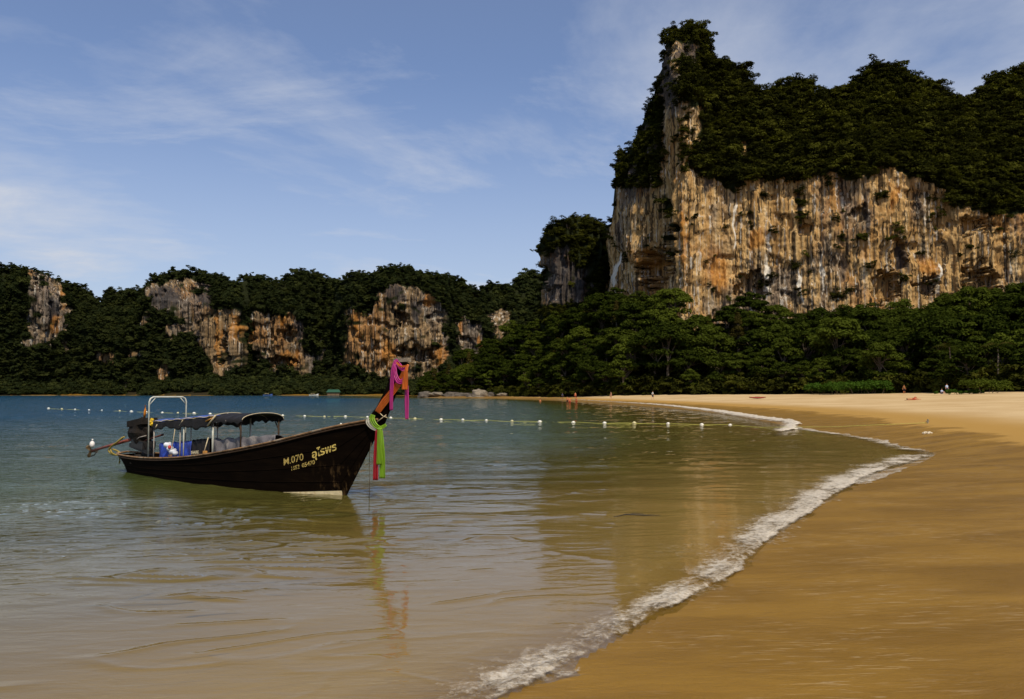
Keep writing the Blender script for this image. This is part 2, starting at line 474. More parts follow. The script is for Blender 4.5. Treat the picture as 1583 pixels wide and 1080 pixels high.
m.link(ms.outputs[0], m.out.inputs[0])
WATER = m.m
water_o = mesh_obj('sea_water', wv, wf, WATER, smooth=True, attrs={'offshore': w_sd})
tag(water_o, kind='structure')

# ------------------------------------------------------------------ surf: white water along the shore line
def foam_mat(name, fine=1.0, alpha_hi=1.0):
    m = NT(name)
    c = m.coord()
    d = m.attr('dens')
    n = m.noise(c, 5.0 * fine, 6, 0.72, 0.8)
    v = m.node('ShaderNodeTexVoronoi'); v.feature = 'DISTANCE_TO_EDGE'; v.inputs['Scale'].default_value = 5.5 * fine
    dc = m.node('ShaderNodeVectorMath', operation='MULTIPLY_ADD'); m.link(n, dc.inputs[0]); dc.inputs[1].default_value = (0.5, 0.5, 0.5); m.link(c, dc.inputs[2])
    m.link(dc.outputs[0], v.inputs['Vector'])
    lace = m.rng(v.outputs['Distance'], 0.0, 0.24, 1.0, 0.0)
    n9 = m.noise(c, 22.0 * fine, 4, 0.7)
    s = m.math('ADD', m.math('ADD', m.math('MULTIPLY', n, 0.56), m.math('MULTIPLY', n9, 0.42)), m.math('MULTIPLY', lace, 0.12))
    thr = m.math('SUBTRACT', 1.02, m.math('MULTIPLY', d, 0.88))
    al = m.rng(m.math('SUBTRACT', s, thr), -0.06, 0.36, 0.0, 0.88 * alpha_hi)
    n3 = m.noise(c, 26 * fine, 4, 0.7)
    colr = m.mix(m.rng(n3, 0.3, 0.7), (0.50, 0.41, 0.29), (0.76, 0.70, 0.60))
    m.bsdf(colr, 0.75, 0.2, m.bump(m.noise(c, 16 * fine, 5, 0.7), 0.04, 0.8), alpha=al)
    return m.m
FOAM = foam_mat('surf_foam')
FOAM_FAR = foam_mat('surf_foam_far', 0.45)
def resample(pts, step):
    p = np.array(pts, float); s = np.concatenate([[0], np.cumsum(np.hypot(*np.diff(p, axis=0).T))])
    out = [0.0]
    while out[-1] < s[-1]:
        k = step(np.array([np.interp(out[-1], s, p[:, 0]), np.interp(out[-1], s, p[:, 1])])) if callable(step) else step
        out.append(out[-1] + k)
    out = np.array(out[:-1])
    return np.stack([np.interp(out, s, p[:, 0]), np.interp(out, s, p[:, 1])], -1), out
def surf(name, pts, w_sea, w_land, height, dens, mat, step, nc=30, wob=0.25, lift=0.012):
    """a strip along pts; s<0 landward edge, profile rises steeply at the front and trails off to sea"""
    p, s = resample(pts, step)
    t = np.gradient(p, axis=0); t /= np.linalg.norm(t, axis=1)[:, None]
    nrm = np.stack([t[:, 1], -t[:, 0]], -1)          # to the right of travel = land
    q = np.linspace(0, 1, nc) ** 1.0                  # 0 land edge, 1 sea edge
    f = s / s[-1]
    wl_ = np.interp(f, *w_land) if isinstance(w_land, tuple) else w_land
    ws_ = np.interp(f, *w_sea) if isinstance(w_sea, tuple) else w_sea
    hh = np.interp(f, *height) if isinstance(height, tuple) else np.full(len(s), height)
    dd = np.interp(f, *dens) if isinstance(dens, tuple) else np.full(len(s), dens)
    wobl = wob * (perlin(s * 0.9, 0.5) + 0.6 * perlin(s * 2.7, 1.5) + 0.35 * perlin(s * 7, 2.5))
    off = (wl_ + wobl)[:, None] * (1 - q)[None, :] - (ws_ * np.ones(len(s)))[:, None] * q[None, :]
    x = p[:, 0, None] + nrm[:, 0, None] * off; y = p[:, 1, None] + nrm[:, 1, None] * off
    zt, sdd, *_ = terrain(x, y)
    base = np.maximum(zt + 0.008, waves(x, y, sdd)) + lift
    prof = sstep(0, 0.12, q) * np.exp(-np.maximum(q - 0.12, 0) * 3.2)
    lump = 0.55 + 0.5 * fbm(x * 4.5, y * 4.5, 0.2, 4, 0.6)
    z = base + hh[:, None] * prof[None, :] * lump
    dn = dd[:, None] * (sstep(0, 0.05, q) * (0.35 + 0.65 * np.exp(-np.maximum(q - 0.30, 0) * 4.0)) * (1 - sstep(0.75, 1, q)))[None, :]
    dn = dn * np.clip(0.95 + 0.4 * fbm(x * 0.9, y * 0.9, 3.3, 4), 0.82, 1.15)
    endf = sstep(0, 0.02, f) * (1 - sstep(0.97, 1, f))
    dn = dn * endf[:, None]
    o = mesh_obj(name, np.stack([x, y, z], -1).reshape(-1, 3), grid_faces(*x.shape), mat, smooth=True, attrs={'dens': dn})
    return tag(o, kind='stuff')
near_step = lambda p: max(0.035, 0.0045 * np.hypot(*p))
main_px = [(860, 1035), (1000, 960), (1130, 890), (1220, 812), (1340, 737), (1400, 717), (1443, 703)]
main_pts = smooth_poly([(-4.6, 0.4), (-1.6, 3.9)] + [ground(*p) for p in main_px], 8)
surf('surf_foam', main_pts, ([0, 0.3, 0.6, 1], [1.2, 1.0, 1.5, 2.2]), 0.05, ([0, 0.5, 1], [0.03, 0.05, 0.05]), ([0, 0.25, 0.45, 0.8, 1], [0.55, 0.68, 0.78, 0.80, 0.70]), FOAM, near_step, 34, 0.09)
lobe = smooth_poly([ground(*p) for p in [(1330, 751), (1375, 737), (1410, 722), (1446, 705), (1438, 699), (1418, 693)]], 8)
surf('swash_foam', lobe, 1.4, 0.1, 0.012, 0.62, FOAM, near_step, 16, 0.1, 0.006)
edge = smooth_poly([ground(*p) for p in [(1422, 697), (1395, 690), (1330, 675), (1245, 663), (1225, 656)]], 8)
surf('swash_foam', edge, 1.3, 0.15, 0.02, 0.72, FOAM, near_step, 16, 0.2, 0.006)
brk = smooth_poly([ground(*p) for p in [(1196, 671), (1212, 667), (1226, 661), (1232, 656), (1215, 652.5), (1190, 648.5), (1160, 643.5), (1120, 637.5), (1060, 631), (1000, 626), (900, 620), (855, 617.5)]], 8)
surf('breaking_wave_foam', brk, ([0, 0.08, 0.25, 0.5, 1], [1.0, 1.5, 1.8, 1.4, 0.8]), 0.2, ([0, 0.1, 0.3, 0.6, 1], [0.16, 0.20, 0.14, 0.09, 0.05]), ([0, 0.2, 0.35, 0.6, 1], [1.2, 1.2, 1.0, 0.75, 0.6]), FOAM_FAR, 0.3, 16, 0.3, 0.02)
# long low crests running in behind the surf, broken into lace
for k, (pp, w, dn) in enumerate([([(700, 1040), (900, 985), (1060, 905), (1170, 825), (1270, 760), (1370, 716)], 1.3, 0.50),
                                 ([(880, 905), (1040, 850), (1150, 790), (1250, 738), (1330, 706)], 1.5, 0.42)]):
    surf('foam_lace', smooth_poly([ground(*p) for p in pp], 8), w, 0.5, 0.02, dn, FOAM, near_step, 20, 0.3, 0.004)

# ------------------------------------------------------------------ rock
def rock_mat(name, tones, scale=1.0, orange=0.5, black=0.5, haze=0.0):
    m = NT(name)
    c = m.coord((scale, scale, scale))
    warp = m.noise(c, 0.12, 3, 0.5)
    # vertical drip streaks: very long in z
    st = m.noise(m.coord((0.42 * scale, 0.42 * scale, 0.009 * scale)), 1.0, 6, 0.66, 0.25)
    st2 = m.noise(m.coord((1.7 * scale, 1.7 * scale, 0.022 * scale), (4, 7, 1)), 1.0, 5, 0.6, 0.15)
    st3 = m.noise(m.coord((0.95 * scale, 0.95 * scale, 0.014 * scale), (14, 3, 2)), 1.0, 5, 0.6, 0.2)
    base = m.ramp(m.math('ADD', m.math('MULTIPLY', st, 0.7), m.math('MULTIPLY', st2, 0.3)),
                  [(0.34, tones[0]), (0.45, tones[1]), (0.54, tones[2]), (0.64, tones[3])])
    patch = m.noise(c, 0.045, 4, 0.6, 0.6)
    base = m.mix(m.math('MULTIPLY', m.rng(patch, 0.50, 0.64), orange), base, m.ramp(st2, [(0.3, (0.30, 0.11, 0.022)), (0.7, (0.46, 0.22, 0.055))]))
    grey = m.noise(m.coord((scale, scale, 0.5 * scale), (31, 7, 3)), 0.05, 4, 0.6, 0.5)
    base = m.mix(m.math('MULTIPLY', m.rng(grey, 0.52, 0.64), 0.65), base, m.ramp(st2, [(0.3, (0.06, 0.055, 0.055)), (0.7, (0.22, 0.20, 0.185))]))
    base = m.mix(m.math('MULTIPLY', m.rng(st3, 0.52, 0.575), black), base, (0.022, 0.018, 0.015))
    base = m.mix(m.math('MULTIPLY', m.rng(m.noise(m.coord((0.9 * scale, 0.9 * scale, 0.016 * scale), (1, 33, 2)), 1.0, 4, 0.6), 0.58, 0.64), 0.75), base, (0.60, 0.54, 0.45))
    pits = m.noise(m.coord((scale, scale, 0.6 * scale), (2, 2, 9)), 0.55, 6, 0.7, 0.4)
    base = m.mix(m.rng(pits, 0.60, 0.70, 0, 0.7), base, (0.03, 0.022, 0.014))
    base = m.mix(m.math('MULTIPLY', m.rng(m.math('ADD', m.attr('rust'), m.math('MULTIPLY', pits, 0.9)), 0.85, 1.25), 0.7), base, m.ramp(st2, [(0.3, (0.36, 0.13, 0.022)), (0.7, (0.56, 0.27, 0.06))]))
    base = m.mix(m.rng(m.math('ADD', m.attr('pale'), m.math('MULTIPLY', st2, 0.8)), 0.85, 1.1), base, (0.74, 0.68, 0.58))
    base = m.mix(m.math('MULTIPLY', m.rng(m.math('ADD', m.attr('slate_and_shade'), m.math('MULTIPLY', st2, 0.8)), 0.85, 1.1), 0.85), base, m.mix(m.rng(m.attr('slate_and_shade'), 0.35, 0.7), (0.13, 0.125, 0.13), (0.045, 0.042, 0.045)))  # grey rock tone; darkest end also carries the painted shade of the flank
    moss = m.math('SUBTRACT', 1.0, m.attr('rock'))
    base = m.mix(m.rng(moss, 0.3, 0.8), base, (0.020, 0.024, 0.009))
    b = m.bump(m.noise(m.coord((1.1 * scale, 1.1 * scale, 0.07 * scale)), 1.0, 8, 0.65), 1.3 / scale, 0.8)
    b = m.bump(pits, 1.0 / scale, 0.6, b)
    m.bsdf(base, 0.95, 0.05, b)
    return m.m
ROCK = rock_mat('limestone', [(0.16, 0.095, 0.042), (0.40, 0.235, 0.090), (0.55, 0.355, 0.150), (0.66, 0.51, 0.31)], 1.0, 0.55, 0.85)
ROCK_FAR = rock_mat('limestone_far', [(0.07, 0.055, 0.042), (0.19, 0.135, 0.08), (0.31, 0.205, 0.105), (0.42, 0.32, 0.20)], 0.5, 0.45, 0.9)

def poly_mask(px, py, polys, warp, soft=0):
    jx = warp * fbm(px / 26.0, py / 26.0, 7.7, 4, 0.6); jy = warp * fbm(px / 26.0 + 40, py / 26.0, 1.7, 4, 0.6)
    mk = np.zeros(px.shape, bool)
    for q in polys: mk |= inside(px + jx, py + jy, np.array(q, float))
    return mk.astype(np.float32)
def blur(a, n):
    for _ in range(n):
        b = a.copy()
        b[1:-1] = (a[:-2] + 2 * a[1:-1] + a[2:]) / 4; a = b.copy()
        b[:, 1:-1] = (a[:, :-2] + 2 * a[:, 1:-1] + a[:, 2:]) / 4; a = b
    return a
def formation(name, plan, skyline, rim, polys, mat, du, dv, base_z=-2.0, slope=0.7, amp=(7, 2.4, 0.9), lump_scale=25.0,
              warp=10.0, protrude=0.0, back=60.0, cave=0.0, seed=0.0, hollow=None, ledge=0.5, spot=0.72, weave=0, ribs=0.55, zs_=70.0, hz_amp=0.16, rust=None, pale=None, slate_and_shade=None):
    """plan: (u, px, depth); skyline, rim: (u, y in the photo)"""
    P = np.array(plan, float); S = np.array(skyline, float); Rm = np.array(rim, float)
    u = np.arange(P[0, 0], P[-1, 0], du)
    px = np.interp(u, P[:, 0], P[:, 1]); D0 = np.interp(u, P[:, 0], P[:, 2])
    k = max(3, int(10 / du)); ker = np.hanning(2 * k + 1); ker /= ker.sum()
    pad = lambda a: np.concatenate([np.full(k, a[0]), a, np.full(k, a[-1])])
    D0 = np.convolve(pad(D0), ker, 'valid')
    ys = np.interp(u, S[:, 0], S[:, 1]); yr = np.maximum(np.interp(u, Rm[:, 0], Rm[:, 1]), ys + 2)
    tx = (px - 791.5) / FPX
    zr = EYE + (HORIZON - yr) / FPX * D0
    zt = zr.copy()
    for _ in range(8):
        sb = (zt - zr) * slope
        zt = 0.5 * zt + 0.5 * (EYE + (HORIZON - ys) / FPX * (D0 + sb))
    nr = int((yr.max() - ys.min() + (HORIZON + 5 - yr.max())) / dv)
    v = np.linspace(0, 1, nr)[:, None]
    z = base_z + (zt - base_z)[None, :] * v
    up = np.clip(z - zr[None, :], 0, None)
    Dd = D0[None, :] + up * slope
    # the far side, coming down behind the crest
    nb = 14
    vb = np.linspace(0, 1, nb + 1)[1:, None]
    zb = zt[None, :] + (base_z - zt)[None, :] * vb ** 1.6
    Db = Dd[-1][None, :] + back * vb ** 0.6
    Z = np.concatenate([z, zb]); D = np.concatenate([Dd, Db])
    TX = np.broadcast_to(tx, D.shape)
    X = TX * D; Y = D
    py = HORIZON - (Z - EYE) / D * FPX
    PX = np.broadcast_to(px, D.shape)
    U = np.broadcast_to(u, D.shape)
    front = np.concatenate([np.ones_like(z), np.zeros_like(zb)])
    rock = poly_mask(U, py, polys, warp)
    spots_ = fbm(U / 11.0, py / 20.0, seed + 21, 3) > spot
    if weave: rock = rock * (fbm(U / 13.0, py / 12.0, seed + 41, 4, 0.6) < weave)
    rock = np.maximum(rock, spots_) * front
    rb = blur(rock, 6)
    # outward normal in plan
    bx, by = tx * D0, D0
    gx, gy = np.gradient(bx), np.gradient(by); L = np.hypot(gx, gy) + 1e-6
    nx = (gy / L)[None, :]; ny = (-gx / L)[None, :]
    A = np.concatenate([[0], np.cumsum(np.hypot(np.diff(bx), np.diff(by)))])[None, :] + 0 * Z
    lp = fbm(A / lump_scale, Z / (lump_scale * 1.15), seed + Y / 90.0, 4, 0.5)
    fl = fbm(A / 4.6 + 0.4 * perlin(A / 20, Z / 20, seed), Z / 42.0, seed + 3, 3, 0.55)
    fl2 = fbm(A / 1.5, Z / 14.0, seed + 5, 3, 0.6)
    lg = fbm(A / 14.0, Z / 5.5, seed + 8, 3, 0.6)
    det = fbm(A / 2.2, Z / 2.2, seed + 9, 3, 0.6)
    fl3 = fbm(A / 0.9, Z / 30.0, seed + 15, 2, 0.6)
    fl4 = perlin(A / 2.4 + 0.5 * perlin(A / 9, Z / 30, seed), Z / 60.0, seed + 19)
    disp = amp[0] * lp + amp[1] * (1 - 2 * np.abs(fl)) + amp[2] * fl2 + 0.55 * amp[2] * fl3 + 1.1 * amp[2] * (1 - 2.6 * np.abs(fl4)) + ledge * lg * rb + 0.3 * det + protrude * (rb - 0.5)
    disp = disp + ribs * (0.9 * np.tanh(5 * fbm(A / 5.5 + 0.5 * perlin(A / 13, Z / 17, seed), Z / zs_, seed + 23, 4, 0.6)) + 0.5 * np.tanh(7 * fbm(A / 2.6, Z / (zs_ * 0.5), seed + 27, 3, 0.6)) + hz_amp * np.tanh(8 * fbm(A / 6.0, Z / 4.5, seed + 29, 3, 0.6)))
    disp = disp + 0.35 * fbm(A / 0.9, Z / 1.8, seed + 33, 2, 0.6)
    if cave: disp = disp - cave * sstep(0.12, 0.5, fbm(A / 11.0, Z / 8.0, seed + 12, 2)) * rb
    for (hx, hy, rx, ry, dp) in (hollow or []):
        g = ((U - hx + 8 * perlin(U / 14, py / 14, 5.5)) / rx) ** 2 + ((py - hy + 6 * perlin(U / 12, py / 12, 8.5)) / ry) ** 2
        g = g + 0.9 * fbm(U / 7.0, py / 7.0, 6.6, 4, 0.65)
        disp = disp - 0.75 * dp * sstep(1.15, 0.75, g)
    env = front * sstep(0, 0.03, v[:, 0].tolist() + [1.0] * nb)[:, None] if False else front
    disp = disp * (0.25 + 0.75 * env)
    X = X + nx * disp; Y = Y + ny * disp
    V = np.stack([X, Y, Z], -1)
    st_ = {'rock': rb}
    for key, lst in (('rust', rust), ('pale', pale), ('slate_and_shade', slate_and_shade)):
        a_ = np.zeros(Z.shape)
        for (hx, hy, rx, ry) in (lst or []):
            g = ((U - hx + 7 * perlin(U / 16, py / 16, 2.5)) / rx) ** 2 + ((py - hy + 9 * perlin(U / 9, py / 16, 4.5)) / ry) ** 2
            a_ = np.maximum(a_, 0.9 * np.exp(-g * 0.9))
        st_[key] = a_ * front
    o = mesh_obj(name, V.reshape(-1, 3), grid_faces(*X.shape), mat, smooth=True, attrs=st_)
    tag(o, kind='structure')
    return dict(o=o, V=V, rock=rock, rb=rb, py=py, U=U, front=front, D=D)

SKY_MAIN = [(880, 300), (905, 290), (925, 330), (943, 352), (946, 320), (952, 258), (960, 236), (985, 222), (992, 196), (1003, 165), (1014, 138), (1022, 112), (1032, 80), (1042, 50), (1052, 36), (1075, 30), (1092, 40),
            (1100, 66), (1112, 86), (1140, 95), (1162, 104), (1172, 132), (1190, 141), (1205, 136), (1218, 124), (1240, 122), (1262, 126), (1275, 148), (1290, 136), (1305, 130), (1322, 138), (1335, 110), (1352, 97),
            (1378, 94), (1402, 100), (1425, 112), (1452, 124), (1478, 140), (1500, 151), (1517, 158), (1526, 132), (1540, 114), (1570, 104), (1640, 100), (1760, 130)]
RIM_MAIN = [(880, 400), (940, 330), (955, 275), (985, 262), (1010, 230), (1030, 160), (1050, 120), (1075, 150), (1090, 235), (1110, 268), (1200, 268), (1300, 262), (1335, 272), (1370, 250), (1400, 262), (1450, 285), (1490, 312), (1530, 328), (1760, 330)]
POLY_MAIN = [[(1038, 540), (1040, 330), (1030, 240), (1027, 165), (1050, 120), (1082, 160), (1088, 215), (1072, 250), (1088, 262), (1130, 285), (1200, 270), (1300, 265), (1322, 277), (1352, 262), (1372, 248),
              (1392, 262), (1450, 285), (1490, 316), (1530, 325), (1590, 330), (1760, 345), (1760, 540)],
             [(943, 350), (955, 292), (985, 285), (1000, 240), (1018, 250), (1032, 330), (1042, 540), (930, 540)],
             [(955, 300), (958, 250), (985, 232), (1000, 190), (1018, 140), (1030, 90), (1044, 60), (1060, 52), (1052, 120), (1040, 300)], [(1060, 60), (1082, 62), (1086, 105), (1070, 100)], [(1142, 218), (1156, 216), (1156, 246), (1142, 242)], [(1268, 215), (1280, 218), (1274, 240), (1266, 236)], [(1036, 300), (1036, 110), (1046, 110), (1046, 300)]]
main = formation('limestone_cliff', [(860, 1010, 420), (890, 985, 385), (925, 957, 345), (942, 944, 318), (948, 947, 306), (990, 990, 284), (1034, 1036, 272), (1044, 1045, 262), (1058, 1058, 258),
                 (1100, 1100, 262), (1200, 1200, 259), (1350, 1350, 252), (1470, 1470, 251), (1490, 1490, 248), (1540, 1540, 250), (1640, 1640, 247), (1760, 1760, 245)],
                 SKY_MAIN, RIM_MAIN, POLY_MAIN, ROCK, 1.25, 1.35, slope=0.75, amp=(2.6, 0.3, 0.30), warp=11, seed=2.0, cave=1.0, back=120,
                 hollow=[(1012, 415, 22, 34, 9), (1038, 380, 8, 40, 6), (1376, 440, 20, 26, 6), (1398, 392, 14, 26, 3.5), (1440, 440, 16, 16, 5), (1250, 352, 12, 9, 3), (1165, 440, 26, 20, 4), (1520, 440, 30, 34, 8), (1515, 345, 26, 14, 6), (1335, 330, 16, 14, 3)],
                 rust=[(1112, 420, 22, 45), (1442, 410, 20, 22), (1058, 380, 10, 90), (1050, 220, 14, 50), (1000, 400, 20, 20), (1390, 300, 12, 25), (1170, 370, 22, 22)], pale=[(1188, 425, 6, 34), (1193, 370, 4, 30), (1458, 420, 4, 26), (1140, 340, 3, 60), (1275, 420, 4, 50), (950, 415, 5, 40), (1240, 440, 4, 40)],
                 slate_and_shade=[(1405, 395, 13, 28), (1102, 275, 14, 22), (1240, 320, 6, 50), (1345, 320, 8, 60), (980, 260, 34, 75), (1005, 200, 26, 80), (1036, 120, 22, 70), (1068, 80, 22, 40)])  # grey rock, plus the overhang's shade and stain painted dark on the left flank
tower = formation('limestone_tower', [(800, 900, 430), (818, 868, 405), (834, 848, 375), (842, 843, 356), (860, 860, 346), (900, 900, 342), (950, 950, 350), (990, 990, 372)],
                 [(800, 400), (820, 390), (834, 385), (842, 372), (850, 355), (870, 342), (890, 334), (910, 336), (925, 344), (936, 356), (944, 366), (960, 360), (990, 350)],
                 [(800, 420), (842, 392), (860, 385), (880, 378), (900, 400), (945, 410), (990, 400)],
                 [[(838, 470), (840, 385), (858, 388), (868, 374), (884, 380), (888, 410), (884, 470)], [(888, 470), (890, 415), (905, 410), (912, 440), (905, 470)], [(925, 470), (936, 400), (948, 410), (948, 470)]],
                 ROCK, 1.0, 1.1, slope=0.5, amp=(3.5, 1.8, 0.8), warp=6, seed=14.0, back=50, cave=2, hollow=[(842, 425, 10, 22, 5)], slate_and_shade=[(880, 420, 60, 80)], rust=[(880, 400, 8, 16), (858, 395, 6, 14)])
POLY_FAR = [[(40, 415), (84, 424), (98, 455), (104, 480), (88, 520), (74, 532), (40, 540)], [(94, 522), (104, 530), (112, 552), (102, 552)], [(142, 540), (182, 546), (184, 568), (168, 566), (150, 556)],
            [(208, 540), (220, 540), (218, 556), (208, 556)],
            [(222, 448), (250, 432), (330, 436), (330, 500), (290, 498), (262, 486), (236, 480)], [(232, 452), (240, 452), (232, 500), (222, 512)],
            [(300, 450), (322, 446), (330, 482), (345, 480), (358, 462), (366, 478), (369, 520), (364, 566), (350, 584), (330, 570), (322, 545), (306, 525), (276, 515), (262, 530), (250, 522), (256, 504), (290, 500), (300, 480)],
            [(242, 572), (262, 562), (274, 602), (258, 604)], [(272, 588), (318, 578), (330, 602), (268, 607)], [(186, 592), (224, 592), (228, 607), (186, 607)],
            [(396, 486), (452, 482), (468, 500), (470, 540), (488, 546), (488, 578), (470, 580), (442, 564), (418, 576), (410, 560), (388, 554), (390, 520)],
            [(492, 520), (500, 516), (502, 560), (494, 560)],
            [(540, 470), (552, 478), (575, 482), (590, 448), (640, 438), (682, 462), (690, 520), (688, 555), (660, 590), (580, 582), (536, 560)],
            [(702, 492), (716, 482), (746, 504), (750, 540), (742, 552), (700, 545)], [(760, 482), (775, 476), (790, 486), (790, 520), (758, 520)], [(640, 560), (676, 540), (676, 590), (640, 590)]]
farw = formation('far_cliff_wall', [(-260, -260, 620), (-60, -60, 640), (60, 60, 640), (110, 110, 662), (170, 170, 668), (230, 230, 652), (330, 330, 645), (366, 366, 640), (380, 380, 660), (400, 400, 652), (480, 480, 655), (520, 520, 668), (540, 540, 640), (620, 620, 632), (690, 690, 640),
                 (700, 700, 655), (750, 750, 660), (770, 770, 672), (860, 860, 700), (960, 960, 720)],
                 [(-260, 380), (-150, 400), (-60, 410), (40, 414), (72, 424), (100, 436), (135, 450), (146, 468), (156, 464), (170, 450), (205, 448), (215, 448), (228, 432), (262, 417), (300, 420), (340, 426), (362, 438), (378, 430), (392, 424), (412, 432), (430, 438),
                  (445, 426), (465, 418), (485, 422), (502, 430), (530, 436), (545, 424), (580, 423), (590, 415), (612, 411), (632, 415), (645, 423), (680, 425), (705, 432), (725, 440), (742, 454), (775, 462), (800, 478), (860, 500), (960, 510)],
                 [(-260, 480), (60, 440), (110, 500), (200, 520), (230, 460), (300, 470), (370, 465), (385, 482), (470, 485), (500, 520), (540, 465), (590, 440), (680, 450), (700, 480), (750, 500), (800, 510), (960, 520)],
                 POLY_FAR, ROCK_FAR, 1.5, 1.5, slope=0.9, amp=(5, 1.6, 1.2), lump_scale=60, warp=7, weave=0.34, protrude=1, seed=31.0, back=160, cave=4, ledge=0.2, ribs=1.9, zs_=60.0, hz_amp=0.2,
                 hollow=[(622, 490, 10, 12, 14), (640, 548, 30, 12, 14), (430, 560, 22, 10, 10), (395, 552, 12, 6, 8), (445, 515, 14, 10, 8), (350, 540, 6, 30, 8)],
                 rust=[(340, 520, 8, 60), (362, 500, 5, 40), (392, 520, 8, 30), (436, 490, 9, 26), (450, 555, 30, 16), (556, 500, 12, 40), (664, 460, 14, 18), (600, 545, 14, 30), (676, 550, 14, 24), (80, 500, 10, 20), (96, 450, 6, 30), (712, 500, 6, 30), (310, 600, 20, 6), (740, 530, 6, 20)],
                 slate_and_shade=[(320, 460, 20, 22), (250, 460, 30, 30), (610, 455, 24, 20), (640, 480, 10, 30), (75, 480, 14, 20), (462, 505, 8, 30), (730, 495, 10, 12), (300, 520, 16, 12)])
ridge = formation('distant_ridge', [(640, 640, 900), (760, 760, 880), (880, 880, 870), (1000, 1000, 900)],
                 [(640, 470), (740, 452), (760, 444), (790, 442), (800, 430), (822, 424), (845, 424), (860, 432), (900, 440), (1000, 440)],
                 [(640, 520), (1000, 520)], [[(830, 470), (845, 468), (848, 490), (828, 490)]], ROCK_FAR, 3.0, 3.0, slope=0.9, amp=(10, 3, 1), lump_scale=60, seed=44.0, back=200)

# ------------------------------------------------------------------ foliage
def leaf_mat(name, dark, light, rnd_amt=0.5):
    m = NT(name)
    oi = m.node('ShaderNodeObjectInfo')
    c = m.coord()
    n = m.noise(c, 0.9, 3, 0.6)
    geo = m.node('ShaderNodeNewGeometry')
    rr_ = m.math('POWER', oi.outputs['Random'], 3.0)
    f = m.math('ADD', m.math('MULTIPLY', n, 0.45), m.math('ADD', m.math('MULTIPLY', rr_, rnd_amt), m.math('MULTIPLY', geo.outputs['Random Per Island'], 0.25)))
    colr = m.mix(m.rng(f, 0.2, 0.95, 0, 1, False), dark, light)
    d = m.node('ShaderNodeBsdfDiffuse'); m.link(colr, d.inputs[0])
    t = m.node('ShaderNodeBsdfTranslucent'); m.link(m.mix(1.0, colr, (1.2, 1.3, 0.4), 'MULTIPLY'), t.inputs[0])
    g = m.node('ShaderNodeMixShader'); g.inputs[0].default_value = 0.22
    m.link(d.outputs[0], g.inputs[1]); m.link(t.outputs[0], g.inputs[2]); m.link(g.outputs[0], m.out.inputs[0])
    return m.m
LEAF = leaf_mat('jungle_leaves', (0.010, 0.017, 0.003), (0.076, 0.095, 0.012), 0.6)
LEAF_CLIFF = leaf_mat('cliff_leaves', (0.008, 0.010, 0.003), (0.072, 0.074, 0.011), 0.7)
LEAF_FAR = leaf_mat('far_leaves', (0.014, 0.021, 0.009), (0.058, 0.066, 0.018), 0.55)
LEAF_BRIGHT = leaf_mat('shrub_leaves', (0.035, 0.075, 0.010), (0.10, 0.17, 0.02))
LEAF_OLIVE = leaf_mat('dry_leaves', (0.035, 0.030, 0.008), (0.095, 0.075, 0.018))
BARK = simple_mat('bark', (0.14, 0.11, 0.08), 0.9, 0.1, 0.4, 2.0, bump=0.05)

def leaves(centers, radii, per, size, rng, flat=0.55, upbias=0.8, hollow=0.55):
    """rhombic leaf sprays on the shells of flattened clumps; returns verts, faces"""
    C = np.repeat(np.array(centers, float), per, axis=0); Rr = np.repeat(np.array(radii, float), per)[:, None]
    n = len(C)
    d = rng.normal(size=(n, 3)); d[:, 2] = np.where(d[:, 2] < -0.25, -d[:, 2], d[:, 2]); d /= np.linalg.norm(d, axis=1)[:, None]
    rad = hollow + (1 - hollow) * rng.random((n, 1)) ** 0.6
    p = C + d * rad * Rr * np.array([1, 1, flat]) * (0.85 + 0.35 * rng.random((n, 1)))
    nn = d * np.array([1, 1, 1]) + np.array([0, 0, upbias]) + 0.55 * rng.normal(size=(n, 3))
    nn /= np.linalg.norm(nn, axis=1)[:, None]
    a = np.cross(nn, rng.normal(size=(n, 3))); a /= np.linalg.norm(a, axis=1)[:, None]
    b = np.cross(nn, a)
    s = size * (0.6 + 0.8 * rng.random((n, 1)))
    v = np.stack([p - a * s, p - b * s * 0.55, p + a * s, p + b * s * 0.55], 1).reshape(-1, 3)
    f = np.arange(4 * n).reshape(-1, 4)
    return v, f
def crown_points(kind, R_, H, rng):
    cs, rs = [], []
    if kind == 'round':
        for k in range(38):
            d = rng.normal(size=3); d /= np.linalg.norm(d); d[2] = d[2] if k > 22 else abs(d[2])
            q = 0.55 + 0.35 * rng.random()
            cs.append((d[0] * R_ * q, d[1] * R_ * q, H - R_ * 0.95 + d[2] * R_ * 1.05 * q)); rs.append(R_ * (0.24 + 0.16 * rng.random()))
    elif kind == 'layer':
        for lay, (zz, rr_) in enumerate([(0.95, 0.45), (0.82, 0.85), (0.66, 1.05), (0.50, 0.9), (0.36, 0.6)]):
            for k in range(7):
                a = rng.random() * 6.28; q = rr_ * (0.45 + 0.5 * rng.random())
                cs.append((math.cos(a) * R_ * q, math.sin(a) * R_ * q, H * zz + rng.normal() * 0.5)); rs.append(R_ * (0.26 + 0.12 * rng.random()))
    elif kind == 'cone':
        for k in range(30):
            t = rng.random() ** 0.8; a = rng.random() * 6.28; q = (1 - t) * 0.6 * rng.random() ** 0.5
            cs.append((math.cos(a) * R_ * q, math.sin(a) * R_ * q, H * (0.3 + 0.68 * t))); rs.append(R_ * (0.16 + 0.16 * (1 - t)))
    return cs, rs
